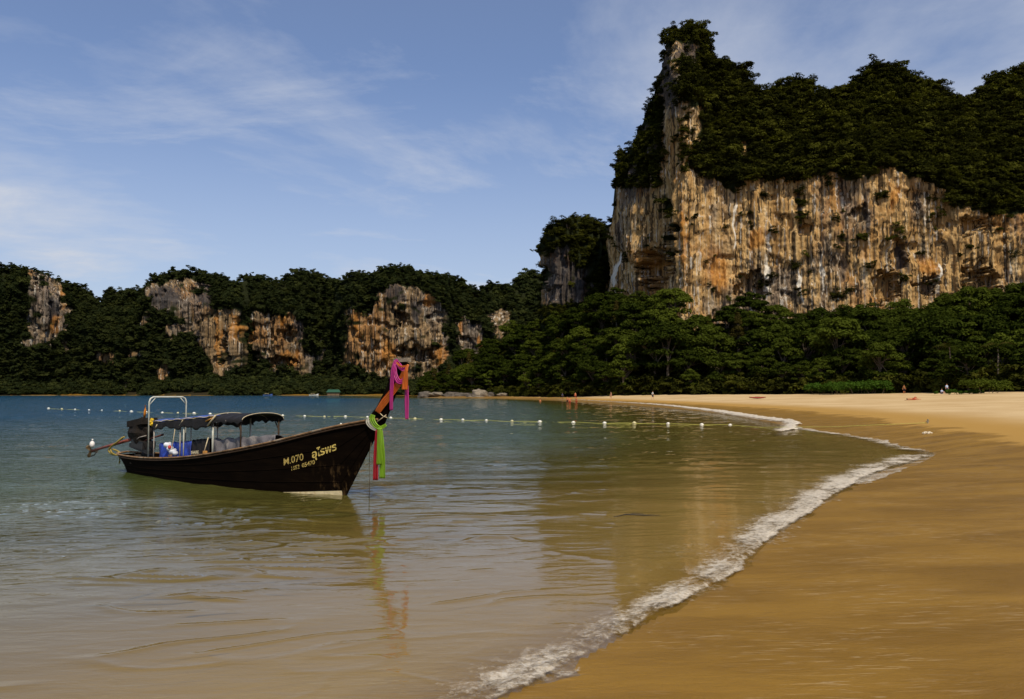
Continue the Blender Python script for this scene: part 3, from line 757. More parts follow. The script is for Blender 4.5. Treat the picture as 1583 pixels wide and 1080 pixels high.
def make_tree(kind, R_, H, seed, mat, size=0.34, per=150, flat=0.55, name='jungle_tree', link=True):
    rng = np.random.default_rng(seed)
    cs, rs = crown_points(kind, R_, H, rng)
    t = MB(); lean = rng.normal(size=2) * 0.04 * H
    top = (lean[0], lean[1], H * 0.72)
    t.tube([(0, 0, -1.0), (lean[0] * 0.3, lean[1] * 0.3, H * 0.3), top], [0.035 * H, 0.022 * H, 0.008 * H], 7)
    for c_ in cs[::3]:
        h0 = 0.35 + 0.3 * rng.random()
        t.tube([(lean[0] * h0, lean[1] * h0, H * h0), ((c_[0]) * 0.5, c_[1] * 0.5, (H * h0 + c_[2]) / 2 + 0.3), c_], [0.010 * H, 0.007 * H, 0.003 * H], 5)
    root = empty(name)
    t.build('trunk', BARK, root)
    v, f = leaves(cs, rs, per, size, rng, flat)
    mesh_obj('crown', v, f, mat, root)
    return root
def copy_tree(o):
    c = o.copy(); COL.objects.link(c)
    for ch in o.children:
        d = ch.copy(); COL.objects.link(d); d.parent = c
    return c
proto = [make_tree('round', 5.2, 13, 1, LEAF), make_tree('round', 4.4, 11, 2, LEAF, flat=0.5), make_tree('layer', 5.4, 13, 3, LEAF, flat=0.5, per=150),
         make_tree('layer', 4.8, 11, 4, LEAF, flat=0.5, per=150), make_tree('cone', 4.2, 15, 5, LEAF_OLIVE, size=0.26, per=130, flat=0.9), make_tree('round', 6.0, 15, 6, LEAF, per=190)]
used_p = [False] * len(proto)
def put_tree(k, x, y, z, s, label, group, cat='tree'):
    o = proto[k] if not used_p[k] else copy_tree(proto[k])
    used_p[k] = True
    o.location = (x, y, z - 0.3); o.rotation_euler = (0, 0, rnd.uniform(0, 6.28)); o.scale = (s * rnd.uniform(0.9, 1.1), s * rnd.uniform(0.9, 1.1), s * rnd.uniform(0.88, 1.1))
    return tag(o, label, cat, group)
spots = []
x0 = -60
for iy in range(0, 60):
    for ix in range(0, 70):
        xx = -55 + ix * 6.2 + rnd.uniform(-2, 2) + (iy % 2) * 3.1; yy = 96 + iy * 5.6 + rnd.uniform(-1.8, 1.8)
        p_ = 791.5 + FPX * xx / yy
        if p_ < 652 or p_ > 1640: continue
        Dt, Db = np.interp(p_, PXL, DTREE), np.interp(p_, PXL, DBACK)
        if yy < Dt + 2.0 or yy > Db - 3: continue
        spots.append((xx, yy, p_, (yy - Dt) / (Db - Dt)))
spots.sort(key=lambda s: s[1])
sx = np.array([s[0] for s in spots]); sy = np.array([s[1] for s in spots])
sz = terrain(sx, sy)[0]
# back rows that show only their tops are thinned so that the count stays near three hundred
cnt = 0
zones = [(730, 'KIND tree in the ROW at the left tip of the boulder-footed headland', 'trees on the wooded headland'),
         (850, 'KIND tree in the ROW on the headland below the leaning rock tower', 'trees on the wooded headland'),
         (945, 'KIND tree in the ROW behind the narrow sand right of the headland', 'trees below the cliff prow'),
         (1050, 'KIND tree in the ROW below the shaded left flank of the great cliff', 'trees below the cliff prow'),
         (1160, 'KIND tree in the ROW below the corner of the great cliff', 'trees at the foot of the streaked cliff'),
         (1250, 'KIND tree in the ROW left of the bright green hedge on the beach', 'trees at the foot of the streaked cliff'),
         (1380, 'KIND tree in the ROW behind the bright green hedge on the beach', 'trees along the right of the beach'),
         (1480, 'KIND tree in the ROW behind the people sitting in the shade', 'trees along the right of the beach'),
         (9999, 'KIND tree in the ROW at the far right end of the beach wood', 'trees along the right of the beach')]
for (xx, yy, p_, q), zz in zip(spots, sz):
    if cnt > 330: break
    s = rnd.uniform(0.6, 1.12) * (0.75 if p_ < 700 else 1.0)
    if q < 0.14: s *= 0.72
    yt = np.interp(p_, PXL, YTREE)
    zmax = EYE + (HORIZON - yt) / FPX * yy + 1.5
    k = rnd.choice([0, 1, 5, 0, 1, 5, 4, 1] if p_ < 1230 else [2, 3, 0, 5, 0, 1])
    if k == 4 and rnd.random() < 0.5: k = 1
    hgt = [13, 11, 13, 11, 15, 15][k]
    s = min(s, max(0.42, (zmax - zz) / hgt))
    lab, grp = next((l, g) for lim, l, g in zones if p_ < lim)
    row = 'front row' if q < 0.2 else ('middle rows' if q < 0.62 else 'back rows')
    form = ['rounded', 'rounded', 'flat-layered', 'flat-layered', 'slender olive', 'big rounded'][k]
    put_tree(k, xx, yy, zz, s, lab.replace('KIND', form).replace('ROW', row), grp); cnt += 1
print('trees', cnt)

# ---- jungle on the rock: clumps scattered over everything that is not bare rock
def bush_proto(seed, n_cl, per, size, mat):
    rng = np.random.default_rng(seed)
    cs = rng.normal(size=(n_cl, 3)) * np.array([0.42, 0.42, 0.3]); rs = 0.34 + 0.22 * rng.random(n_cl)
    v, f = leaves(cs, rs, per, size, rng, 0.65, 0.9, 0.5)
    me = bpy.data.meshes.new('foliage_clump'); me.from_pydata(v.tolist(), [], f.tolist()); me.materials.append(mat)
    return me
def scatter(name, pts, scl, meshes, seed):
    """one object: clumps instanced on a point cloud"""
    n = len(pts)
    rng = np.random.default_rng(seed)
    me = bpy.data.meshes.new(name); me.from_pydata([tuple(p) for p in pts], [], [])
    a = me.attributes.new('scl', 'FLOAT_VECTOR', 'POINT')
    sv = np.stack([scl * (0.8 + 0.5 * rng.random(n)), scl * (0.8 + 0.5 * rng.random(n)), scl * (0.7 + 0.5 * rng.random(n))], -1)
    a.data.foreach_set('vector', sv.astype(np.float32).ravel())
    a = me.attributes.new('rotz', 'FLOAT_VECTOR', 'POINT')
    rv = np.stack([rng.normal(size=n) * 0.2, rng.normal(size=n) * 0.2, rng.random(n) * 6.28], -1)
    a.data.foreach_set('vector', rv.astype(np.float32).ravel())
    a = me.attributes.new('pick', 'INT', 'POINT'); a.data.foreach_set('value', rng.integers(0, len(meshes), n).astype(np.int32))
    o = bpy.data.objects.new(name, me); COL.objects.link(o)
    ng = bpy.data.node_groups.new('scatter_' + name, 'GeometryNodeTree')
    ng.interface.new_socket('Geometry', in_out='INPUT', socket_type='NodeSocketGeometry')
    ng.interface.new_socket('Geometry', in_out='OUTPUT', socket_type='NodeSocketGeometry')
    N, L = ng.nodes, ng.links
    gi, go = N.new('NodeGroupInput'), N.new('NodeGroupOutput')
    jo = N.new('GeometryNodeJoinGeometry')
    for mm in meshes:
        po = bpy.data.objects.new('foliage_clump_source', mm)
        oi = N.new('GeometryNodeObjectInfo'); oi.inputs['Object'].default_value = po; oi.inputs['As Instance'].default_value = True
        L.new(oi.outputs['Geometry'], jo.inputs[0])
    ip = N.new('GeometryNodeInstanceOnPoints'); ip.inputs['Pick Instance'].default_value = True
    L.new(gi.outputs[0], ip.inputs['Points']); L.new(jo.outputs[0], ip.inputs['Instance'])
    def na(nm, ty):
        x = N.new('GeometryNodeInputNamedAttribute'); x.data_type = ty; x.inputs['Name'].default_value = nm; return x.outputs[0]
    L.new(na('pick', 'INT'), ip.inputs['Instance Index'])
    er = N.new('FunctionNodeEulerToRotation'); L.new(na('rotz', 'FLOAT_VECTOR'), er.inputs[0]); L.new(er.outputs[0], ip.inputs['Rotation'])
    L.new(na('scl', 'FLOAT_VECTOR'), ip.inputs['Scale'])
    L.new(ip.outputs[0], go.inputs[0])
    md = o.modifiers.new('clumps', 'NODES'); md.node_group = ng
    return tag(o, kind='stuff')
B_MAIN = [bush_proto(20 + k, 8, 110, 0.095, LEAF_CLIFF) for k in range(5)]
B_FAR = [bush_proto(30 + k, 8, 90, 0.115, LEAF_FAR) for k in range(5)]
def pick_points(F, n, thr, rng, top=0):
    ok = (F['rb'] < thr) & (F['front'] > 0)
    idx = np.flatnonzero(ok.ravel())
    s = rng.choice(idx, n)
    P = F['V'].reshape(-1, 3)[s]
    if top:
        nf = int(F['front'][:, 0].sum()) - 1
        cols = np.arange(0, F['V'].shape[1], top)
        tp = F['V'][nf, cols]
        P = np.concatenate([P, tp])
    return P
rg_ = np.random.default_rng(77)
P = pick_points(main, 8500, 0.30, rg_, 5)
jit = rg_.normal(size=P.shape) * np.array([0.8, 0.5, 0.4]) + np.array([0, -0.6, 0.4])
flank = np.where(P[:, 0] / P[:, 1] < (1036 - 791.5) / FPX, 0.6, 1.0)
scatter('cliff_jungle', P + jit, (1.2 + 2.6 * rg_.random(len(P)) ** 2.2) * flank, B_MAIN, 1)
# shrubs clinging to ledges of the bare face
ok = np.flatnonzero(((main['rb'] > 0.6) & (main['front'] > 0) & ((fbm(main['U'] / 30, main['py'] / 22, 9.1, 3) > np.where((main['py'] < 262) & (main['U'] < 1090), -0.15, 0.42)))).ravel())
P = main['V'].reshape(-1, 3)[rg_.choice(ok, 330)] + np.array([0, -0.4, 0])
scatter('ledge_shrubs', P, 0.6 + 1.3 * rg_.random(len(P)), B_MAIN, 2)
ok = np.flatnonzero(((main['rb'] > 0.3) & (main['front'] > 0) & (main['py'] < 285) & (main['U'] < 1024) & (fbm(main['U'] / 12, main['py'] / 30, 3.1, 3) > -0.22)).ravel())
P = main['V'].reshape(-1, 3)[rg_.choice(ok, 620)] + np.array([-0.3, -0.3, 0])
scatter('flank_shrubs', P, 0.8 + 1.1 * rg_.random(len(P)), B_MAIN, 12)
P = pick_points(tower, 1600, 0.35, rg_, 6)
scatter('tower_jungle', P + rg_.normal(size=P.shape) * 0.4, 1.3 + 1.4 * rg_.random(len(P)), B_MAIN, 3)
P = pick_points(farw, 18000, 0.2, rg_, 4)
scatter('far_jungle', P + rg_.normal(size=P.shape) * 1.2 + np.array([0, -1.5, 0]), (1.5 + 2.9 * rg_.random(len(P)) ** 2) * np.where(np.arange(len(P)) < 17000, 1.0, 1.0), B_FAR, 4)
P = pick_points(ridge, 1300, 0.5, rg_, 4)
scatter('ridge_jungle', P, 5.5 + 3.5 * rg_.random(len(P)), B_FAR, 5)
# low wood along the far shore
n = 16000
pxs = rg_.uniform(-60, 700, n)
q = rg_.random(n)
sandy = ((pxs > 105) & (pxs < 180)) | (pxs > 440)
rockfoot = ((pxs > 186) & (pxs < 226)) | ((pxs > 244) & (pxs < 330))

yy = rg_.uniform(540, 700, n)
xx = (pxs - 791.5) / FPX * yy
zz, sdd, *_ = terrain(xx, yy)
lo = np.where(sandy, 6.0, np.where(rockfoot, 14, 1.5))
okk = (sdd > lo) & (sdd < lo + 45 * q + 3)
xx, yy, zz = xx[okk], yy[okk], zz[okk]
sc3 = 2.8 + 2.4 * rg_.random(len(xx))
scatter('far_shore_wood', np.stack([xx, yy, zz + 1.5 + 1.2 * rg_.random(len(xx))], -1), sc3, B_FAR, 6)
# undergrowth between the trunks behind the beach
n = 2600
pxs = rg_.uniform(655, 1640, n)
Dt = np.interp(pxs, PXL, DTREE); Db = np.interp(pxs, PXL, DBACK)
yy = Dt + 1.5 + (Db - Dt) * rg_.random(n) ** 1.3
xx = (pxs - 791.5) / FPX * yy
zz = terrain(xx, yy)[0]
B_UND = [bush_proto(60 + k, 7, 80, 0.12, LEAF_CLIFF) for k in range(3)]
scatter('jungle_undergrowth', np.stack([xx, yy, zz + 0.6 + 1.0 * rg_.random(n)], -1), 1.5 + 1.6 * rg_.random(n), B_UND, 7)

# ------------------------------------------------------------------ the longtail boat
HEAD = R(-38.5)
BOW = np.array([-3.41, 17.28])
DX = np.array([math.cos(HEAD), math.sin(HEAD)])     # bowwards
NN = np.array([DX[1], -DX[0]])                      # towards the viewer's side
def plane(px, py, w=0.0):
    """photo point -> (x along the boat, z) on the upright plane w metres to the near side of the keel line"""
    r = ray(px, py)
    o = BOW + NN * w
    k = r[0] / r[1]
    # o + s*DX on the ray: x = k*y
    s = (k * o[1] - o[0]) / (DX[0] - k * DX[1])
    y = o[1] + s * DX[1]; t = y / r[1]
    return s, EYE + r[2] * t
def L3(px, py, w=0.0):
    s, z = plane(px, py, w); return Vector((s, -w, z))      # boat space: x forward, -y = near side
boat = empty('longtail_boat', (BOW[0], BOW[1], 0), HEAD)
tag(boat, 'dark wooden longtail boat with gold lettering, low canopies and scarves on its tall bow', 'boat')

HULL = NT('tarred_hull_planks')
c = HULL.coord()
nn = HULL.noise(HULL.coord((0.8, 1, 5)), 2.0, 6, 0.65)
colr = HULL.ramp(nn, [(0.25, (0.0025, 0.0015, 0.001)), (0.6, (0.006, 0.0035, 0.002)), (0.85, (0.014, 0.008, 0.004))])
# pale scuffed patch low on the bow, where the boat is pulled up the sand
sepn = HULL.node('ShaderNodeSeparateXYZ'); HULL.link(HULL.coord(), sepn.inputs[0])
scf = HULL.math('MULTIPLY', HULL.rng(sepn.outputs[0], -0.8, -0.15), HULL.math('MULTIPLY', HULL.rng(sepn.outputs[2], 0.85, 0.15), HULL.rng(HULL.noise(HULL.coord((3, 3, 1.2)), 3.0, 6, 0.7), 0.5, 0.66)))
colr = HULL.mix(HULL.math('MULTIPLY', scf, 0.4), colr, (0.22, 0.13, 0.055))
HULL.bsdf(colr, 0.8, 0.02, HULL.bump(nn, 0.006))
HULL = HULL.m
WOOD = simple_mat('worn_rail_wood', (0.20, 0.115, 0.055), 0.75, 0.2, 0.45, 5, bump=0.006, stain=(0.32, 0.25, 0.18))
WOOD_DARK = simple_mat('dark_wood', (0.045, 0.026, 0.014), 0.7, 0.2, 0.4, 6)
WHITE = simple_mat('white_paint', (0.74, 0.62, 0.38), 0.6, 0.3, 0.15, 8, stain=(0.50, 0.32, 0.12))
PIPE = simple_mat('white_pipe', (0.46, 0.46, 0.39), 0.4, 0.5, 0.15, 8)
PIPE2 = simple_mat('worn_pipe', (0.34, 0.30, 0.26), 0.6, 0.4, 0.3, 9, stain=(0.16, 0.09, 0.05))
GOLD = simple_mat('gold_paint', (0.62, 0.46, 0.12), 0.55, 0.4, 0.3, 14)
BLACKC = simple_mat('black_tarp', (0.012, 0.010, 0.010), 0.65, 0.25, 0.3, 5, bump=0.01)
BLUEC = simple_mat('blue_tarp', (0.018, 0.05, 0.34), 0.5, 0.35, 0.4, 5, bump=0.01, stain=(0.02, 0.03, 0.16))
GREYC = simple_mat('grey_tarp', (0.13, 0.12, 0.125), 0.55, 0.35, 0.3, 4, bump=0.012, stain=(0.34, 0.30, 0.26))
RED_M = simple_mat('rust_red_steel', (0.22, 0.05, 0.03), 0.6, 0.4, 0.3, 9)
IRON = simple_mat('oily_iron', (0.02, 0.017, 0.015), 0.5, 0.4, 0.4, 9)
YEL = simple_mat('yellow_rope', (0.30, 0.22, 0.05), 0.85, 0.1, 0.3, 30)
CREAM = simple_mat('cream_cord', (0.55, 0.46, 0.30), 0.85, 0.1, 0.2, 30)

xs_w = [-8.9, -8.6, -8, -7, -6, -5, -4, -3, -2, -1, -0.3, 0.3, 0.75, 1.066]
wg_v = [0.28, 0.40, 0.52, 0.60, 0.66, 0.70, 0.71, 0.68, 0.58, 0.43, 0.30, 0.19, 0.11, 0.055]
xw_w = [-8.9, -8.35, -7.5, -5.9, -4, -2, -1.2, -0.5, 0.0]
ww_v = [0.12, 0.28, 0.44, 0.60, 0.62, 0.52, 0.38, 0.19, 0.03]
gun_px = [(183, 701), (192, 703.5), (215, 707), (245, 708), (280, 707), (320, 702.5), (360, 695.5), (400, 688), (440, 679), (480, 668.5), (520, 659), (560, 651.5), (592, 646.5)]
def wgun(x): return float(np.interp(x, xs_w, wg_v))
_gx = np.linspace(-8.9, 1.066, 60); _gz = []
for x in _gx:
    w = wgun(x); p = BOW + DX * x + NN * w
    pxx = 791.5 + FPX * p[0] / p[1]
    yy_ = np.interp(pxx, [g[0] for g in gun_px], [g[1] for g in gun_px])
    _gz.append(EYE - (yy_ - HORIZON) / FPX * p[1])
_gz = np.convolve(np.concatenate([[_gz[0]] * 2, _gz, [_gz[-1]] * 2]), np.ones(5) / 5, 'valid')
def zgun(x): return float(np.interp(x, _gx, _gz))
def zstem(x): return max(0.0, x * 1.40)
def hull_w(x, z):
    zg, wg = zgun(x), wgun(x)
    if x <= 0:
        wwl = float(np.interp(x, xw_w, ww_v))
        if x < -8.3: z0 = 0.30 * (-8.3 - x) / 0.6
        else: z0 = 0.0
        if z >= z0: return wwl + (wg - wwl) * max(0, (z - z0) / max(zg - z0, 0.05)) ** 0.85
        return wwl * max(0.0, 1 - ((z0 - z) / 0.34) ** 2) ** 0.5
    zs = zstem(x)
    return 0.03 + (wg - 0.03) * max(0.0, min(1, (z - zs) / max(zg - zs, 0.05))) ** 0.9
NS = 84
hv, hf = [], []
hx = np.linspace(-8.9, 1.066, NS)
def section(x, inner=False):
    zg = zgun(x)
    zb = -0.32 if x <= -0.35 else (-0.32 + (x + 0.35) * 0.91 if x < 0 else zstem(x))
    if x < -8.3: zb = max(zb, 0.30 * (-8.3 - x) / 0.6 - 0.05)
    zs = [zg + (zb - zg) * t for t in (0, 0.14, 0.28, 0.42, 0.56, 0.7, 0.82, 0.91, 0.97, 1.0)]
    pts = []
    for z in zs:
        w = hull_w(x, z) if z > zb + 1e-4 else (0.0 if x <= 0 else 0.025)
        if inner: w = max(w - 0.045, 0.0)
        pts.append((w, z))
    return pts
rows = []
for x in hx:
    o_ = section(x); i_ = section(x, True)
    ring = [(x, -w, z) for w, z in o_] + [(x, w, z) for w, z in reversed(o_[:-1])]
    ring_in = [(x, w, z + 0.03 * (k > 2)) for k, (w, z) in enumerate(i_)] + [(x, -w, z + 0.03) for w, z in reversed(i_[:-1])]
    rows.append(ring + ring_in)
n = len(rows[0])
for r_ in rows: hv += r_
for i in range(NS - 1):
    for k in range(n):
        hf.append((i * n + k, (i + 1) * n + k, (i + 1) * n + (k + 1) % n, i * n + (k + 1) % n))
hf.append(tuple(range(10 + 9))); hf.append(tuple(reversed([(NS - 1) * n + k for k in range(19)])))
mesh_obj('hull', hv, hf, HULL, boat, smooth=False)
for side in (-1, 1):
    for dz, dw, th in ((0.0, 0.012, 0.024), (-0.055, 0.022, 0.017)):
        t = MB(); q = [(x, side * (hull_w(x, zgun(x) + dz) + dw), zgun(x) + dz + 0.012) for x in np.linspace(-8.88, 1.04, 60)]
        t.tube(q, th, 6); t.build('gunwale_rail' if dz == 0 else 'rubbing_strake', WOOD if dz == 0 else WOOD_DARK, boat)
for fr_ in (0.3, 0.55, 0.8):
    for side in (-1, 1):
        t = MB(); q = [(x, side * (hull_w(x, zgun(x) * (1 - fr_) + (zstem(x) if x > 0 else 0) * fr_) + 0.004), zgun(x) * (1 - fr_) + (zstem(x) if x > 0 else 0) * fr_) for x in np.linspace(-8.3, 0.95, 40)]
        t.tube(q, 0.008, 4); t.build('plank_lap', HULL, boat)
t = MB(); t.tube([(-8.9, -0.3, zgun(-8.9) + .02), (-8.97, 0, zgun(-8.9) + .05), (-8.9, 0.3, zgun(-8.9) + .02)], 0.03, 6); t.build('stern_rail', WOOD, boat)
for x in (-7.7, -6.3, -5.0, -3.7, -2.2):
    t = MB(); t.box((x, 0, zgun(x) - 0.16), (0.24, 2 * wgun(x) - 0.1, 0.035)); t.build('thwart', WOOD_DARK, boat)
t = MB()
dk = [(x, s * (hull_w(x, zgun(x) - .09) - .04), zgun(x) - 0.09) for x in (-1.6, -1.0, -0.4, 0.2, 0.7, 1.0) for s in (-1, 1)]
t.add(dk + [(a, b, z - 0.03) for a, b, z in dk], [(2 * k, 2 * k + 1, 2 * k + 3, 2 * k + 2) for k in range(5)] + [(0, 12, 13, 1)]); t.build('foredeck', WOOD_DARK, boat)
# tall prow plank
front = [L3(x, y) for x, y in [(535, 766), (560, 716), (582, 672), (594, 655), (600, 640), (607, 622), (614, 603), (621, 585), (627, 572), (632, 561)]]
backp = [L3(x, y) for x, y in [(517, 766), (540, 716), (558, 682), (565, 660), (573, 643), (584, 629), (592, 613), (600, 597), (606, 578), (612, 557)]]
t = MB(); pv = []
for a, b in zip(front, backp):
    mid = (a + b) / 2
    for p, w in ((a, 0.018), (a * 0.8 + b * 0.2, 0.045), (b * 0.75 + a * 0.25, 0.05), (b, 0.035)):
        pv.append((p.x, -w, p.z))
    for p, w in ((b, 0.035), (b * 0.75 + a * 0.25, 0.05), (a * 0.8 + b * 0.2, 0.045), (a, 0.018)):
        pv.append((p.x, w, p.z))
pf = [(i * 8 + k, i * 8 + (k + 1) % 8, (i + 1) * 8 + (k + 1) % 8, (i + 1) * 8 + k) for i in range(9) for k in range(8)] + [tuple(range(8)), tuple(72 + k for k in range(7, -1, -1))]
t.add(pv, pf); t.build('prow_plank', HULL, boat)
t = MB(); a, b = front[-1], backp[-1]
t.box(((a.x + b.x) / 2, 0, (a.z + b.z) / 2 + 0.035), (abs(a.x - b.x) * 1.0, 0.13, 0.08)); t.build('prow_cap', simple_mat('bare_prow_wood', (0.24, 0.20, 0.15), 0.85, 0.1, 0.4, 14), boat)
# painted boot stripe low on the bow, and the lettering: thin paint sheets lying on the planks
sx_ = np.linspace(-1.45, -0.02, 24); pv = []
for x in sx_:
    hgt = 0.004 + 0.10 * (x + 1.45) / 1.43
    for z in (0.0, hgt): pv.append((x, -(hull_w(x, z) + 0.008), z))
    for z in (hgt, 0.0): pv.append((x, -(hull_w(x, z) + 0.001), z))
pf = [(4 * i + k, 4 * i + (k + 1) % 4, 4 * i + 4 + (k + 1) % 4, 4 * i + 4 + k) for i in range(23) for k in range(4)]
mesh_obj('waterline_stripe', pv, pf, WHITE, boat)
def text_mesh(body, size, font=None, bold=0.0, spacing=1.0):
    cu = bpy.data.curves.new('lettering', 'FONT'); cu.body = body; cu.size = size; cu.offset = bold; cu.space_character = spacing
    cu.resolution_u = 3
    ob = bpy.data.objects.new('lettering_curve', cu); COL.objects.link(ob)
    dg = bpy.context.evaluated_depsgraph_get(); dg.update()
    me = bpy.data.meshes.new_from_object(ob.evaluated_get(dg))
    bpy.data.objects.remove(ob); return me
def hull_text(name, body, pL, pR, height_px, mat, bold, stretch=1.0):
    me = text_mesh(body, 1.0, bold=bold)
    bm = bmesh.new(); bm.from_mesh(me); bmesh.ops.triangulate(bm, faces=bm.faces[:])
    bmesh.ops.subdivide_edges(bm, edges=[e for e in bm.edges if e.calc_length() > 0.2], cuts=1)
    co = np.array([v.co[:] for v in bm.verts]); x0, x1 = co[:, 0].min(), co[:, 0].max(); y0 = 0.0; y1 = co[:, 1].max()
    w0 = 0.45
    a, b = plane(*pL, w0), plane(*pR, w0)
    wx = lambda x: hull_w(x, zgun(x) * 0.6)
    a, b = plane(*pL, wx(a[0])), plane(*pR, wx(b[0]))
    hpx = abs(plane(pL[0], pL[1] - height_px, w0)[1] - plane(pL[0], pL[1], w0)[1])
    for v in bm.verts:
        f = (v.co.x - x0) / (x1 - x0)
        X_ = a[0] + (b[0] - a[0]) * f; Z_ = a[1] + (b[1] - a[1]) * f + (v.co.y) / y1 * hpx
        v.co = (X_, -(hull_w(X_, Z_) + 0.006), Z_)
    m2 = bpy.data.meshes.new(name); bm.to_mesh(m2); bm.free(); m2.materials.append(mat)
    o = bpy.data.objects.new(name, m2); COL.objects.link(o); o.parent = boat
    return o
GOLD_WORN = simple_mat('worn_gold_paint', (0.40, 0.29, 0.08), 0.6, 0.3, 0.5, 25)
hull_text('registration_lettering', 'M.070', (438.5, 719), (471.5, 710.5), 10.5, GOLD_WORN, 0.012)['label'] = 'worn gold registration letters'
hull_text('name_lettering', 'อุไรพร', (486, 708), (527, 694.5), 14, GOLD, 0.022)['label'] = 'bright gold Thai name'
hull_text('number_lettering', '1652', (450.5, 727), (464, 723.5), 6.2, GOLD_WORN, 0.02)['label'] = 'small worn gold numbers'
hull_text('number_lettering', '05470', (468, 722.5), (490, 716.5), 6.6, GOLD_WORN, 0.02)['label'] = 'small worn gold numbers'

# structures: w>0 near side
def bp(px, py, w): return L3(px, py, w)
def pole(name, pts, rad, mat, parent=boat, seg=7):
    t = MB(); t.tube(pts, rad, seg); return t.build(name, mat, parent, True)
HWp = 0.5
# white pipe arch
a0, a1 = bp(229, 706, HWp), bp(229, 624, HWp)
b0, b1 = Vector((a0.x, HWp, zgun(a0.x) - 0.25)), None
zt_ = bp(233, 613.5, HWp - 0.08).z
arch_pts = [a0, Vector((a0.x, -HWp, zt_ - 0.12)), Vector((a0.x, -HWp + 0.03, zt_ - 0.04)), Vector((a0.x, -HWp + 0.1, zt_)), Vector((a0.x, HWp - 0.1, zt_)),
            Vector((a0.x, HWp - 0.03, zt_ - 0.04)), Vector((a0.x, HWp, zt_ - 0.12)), b0]
ar = pole('pipe_arch', arch_pts, 0.021, PIPE, boat, 8)
for s in (-1, 1):
    pole('corner_brace', [(a0.x, s * HWp, zt_ - 0.20), (a0.x, s * (HWp - 0.17), zt_ - 0.01)], 0.012, PIPE, ar)
# posts of the two canopies
def post_pair(px_near, ytop, rad=0.018, mat=PIPE2, far=True, brace=False):
    p = bp(px_near, ytop, HWp)
    out = []
    for s in ((-1, 1) if far else (-1,)):
        po = pole('canopy_post', [(p.x, s * HWp, zgun(p.x) - 0.15), (p.x, s * HWp, p.z)], rad, mat)
        if brace: pole('post_brace', [(p.x, s * HWp, p.z - 0.22), (p.x - 0.16, s * HWp, p.z - 0.02)], rad * 0.8, mat, po)
        out.append(p)
    return p
pA = post_pair(238.5, 655, 0.014)
pB = post_pair(284.5, 651, 0.015, PIPE, far=False)
pB2 = post_pair(279, 651, 0.016, PIPE2, far=True)
pC = post_pair(329.5, 648, 0.024, PIPE)
pD = post_pair(372.5, 650, 0.02, WOOD_DARK, brace=True)
def cloth(name, fn, nu, nv, mat, parent, thick=0.006):
    v = [fn(i / (nu - 1), j / (nv - 1)) for i in range(nu) for j in range(nv)]
    f = [(i * nv + j, (i + 1) * nv + j, (i + 1) * nv + j + 1, i * nv + j + 1) for i in range(nu - 1) for j in range(nv - 1)]
    o = mesh_obj(name, v, f, mat, parent, True)
    md = o.modifiers.new('cloth', 'SOLIDIFY'); md.thickness = thick
    return o
xa, xb = pA.x, pC.x + 0.05
za, zb_ = bp(240, 651.5, HWp).z, bp(329, 643, HWp).z
def rear_fn(u, v):
    x = xa + (xb - xa) * u
    zz = za + (zb_ - za) * u
    hang = 0.17 + 0.10 * u + 0.03 * math.sin(u * 19) + 0.02 * math.sin(u * 43 + 1)
    wv_ = 0.012 * math.sin(u * 60) + 0.015 * math.sin(u * 23)
    if v < 0.2: return (x, -HWp - 0.04 + 0.5 * wv_, zz - hang * (1 - v / 0.2))
    if v > 0.8: return (x, HWp + 0.04 - 0.5 * wv_, zz - hang * 0.9 * (v - 0.8) / 0.2)
    q = (v - 0.2) / 0.6
    return (x, -HWp - 0.03 + (2 * HWp + 0.06) * q, zz + 0.05 * math.sin(math.pi * q) + 0.012 * math.sin(u * 28 + q * 6) - 0.02 * abs(math.sin(u * 9)))
cn = cloth('rear_canopy', rear_fn, 70, 26, BLACKC, boat)
BLUEEDGE = simple_mat('blue_canopy_top', (0.03, 0.07, 0.30), 0.5, 0.3, 0.3, 6, stain=(0.3, 0.28, 0.22))
def rear_top(u, v):
    p = rear_fn(u, 0.2 + 0.6 * v); return (p[0], p[1] * 1.03, p[2] + 0.014)
cloth('canopy_top_sheet', rear_top, 60, 16, BLUEEDGE, cn, 0.008)
t = MB(); q = [(xa + (xb - xa) * k / 20, -HWp - 0.035, za + (zb_ - za) * k / 20 + 0.012 * math.sin(k * 1.7)) for k in range(21)]
t.tube(q, 0.012, 6); t.build('canopy_pole', CREAM, boat, True)
# arched front canopy
xc, xd = pC.x - 0.05, pD.x + 0.12
def front_fn(u, v):
    x = xc + (xd - xc) * u
    e = bp(329, 650, HWp).z * (1 - u) + pD.z * u
    drop = 0.05 + 0.02 * math.sin(u * 31) + 0.015 * math.sin(u * 17)
    if v < 0.1: return (x, -HWp - 0.05, e - drop * (1 - v / 0.1) - 0.0)
    if v > 0.9: return (x, HWp + 0.05, e - drop * (v - 0.9) / 0.1)
    q = (v - 0.1) / 0.8
    return (x, (-HWp - 0.05) * math.cos(math.pi * q), e + 0.15 * math.sin(math.pi * q) ** 0.9 + 0.012 * math.sin(u * 24 + q * 3) * math.sin(math.pi * q))
cf = cloth('front_canopy', front_fn, 40, 34, BLACKC, boat)
for u_ in (0.0, 0.5, 1.0):
    t = MB(); pts = [Vector(front_fn(u_, 0.1 + 0.8 * k / 22)) + Vector((0, 0, -0.015 if u_ == 0.5 else 0.012)) for k in range(23)]
    t.tube(pts, 0.008, 6); t.build('canopy_bow', CREAM if u_ != 0.5 else PIPE2, cf, True)
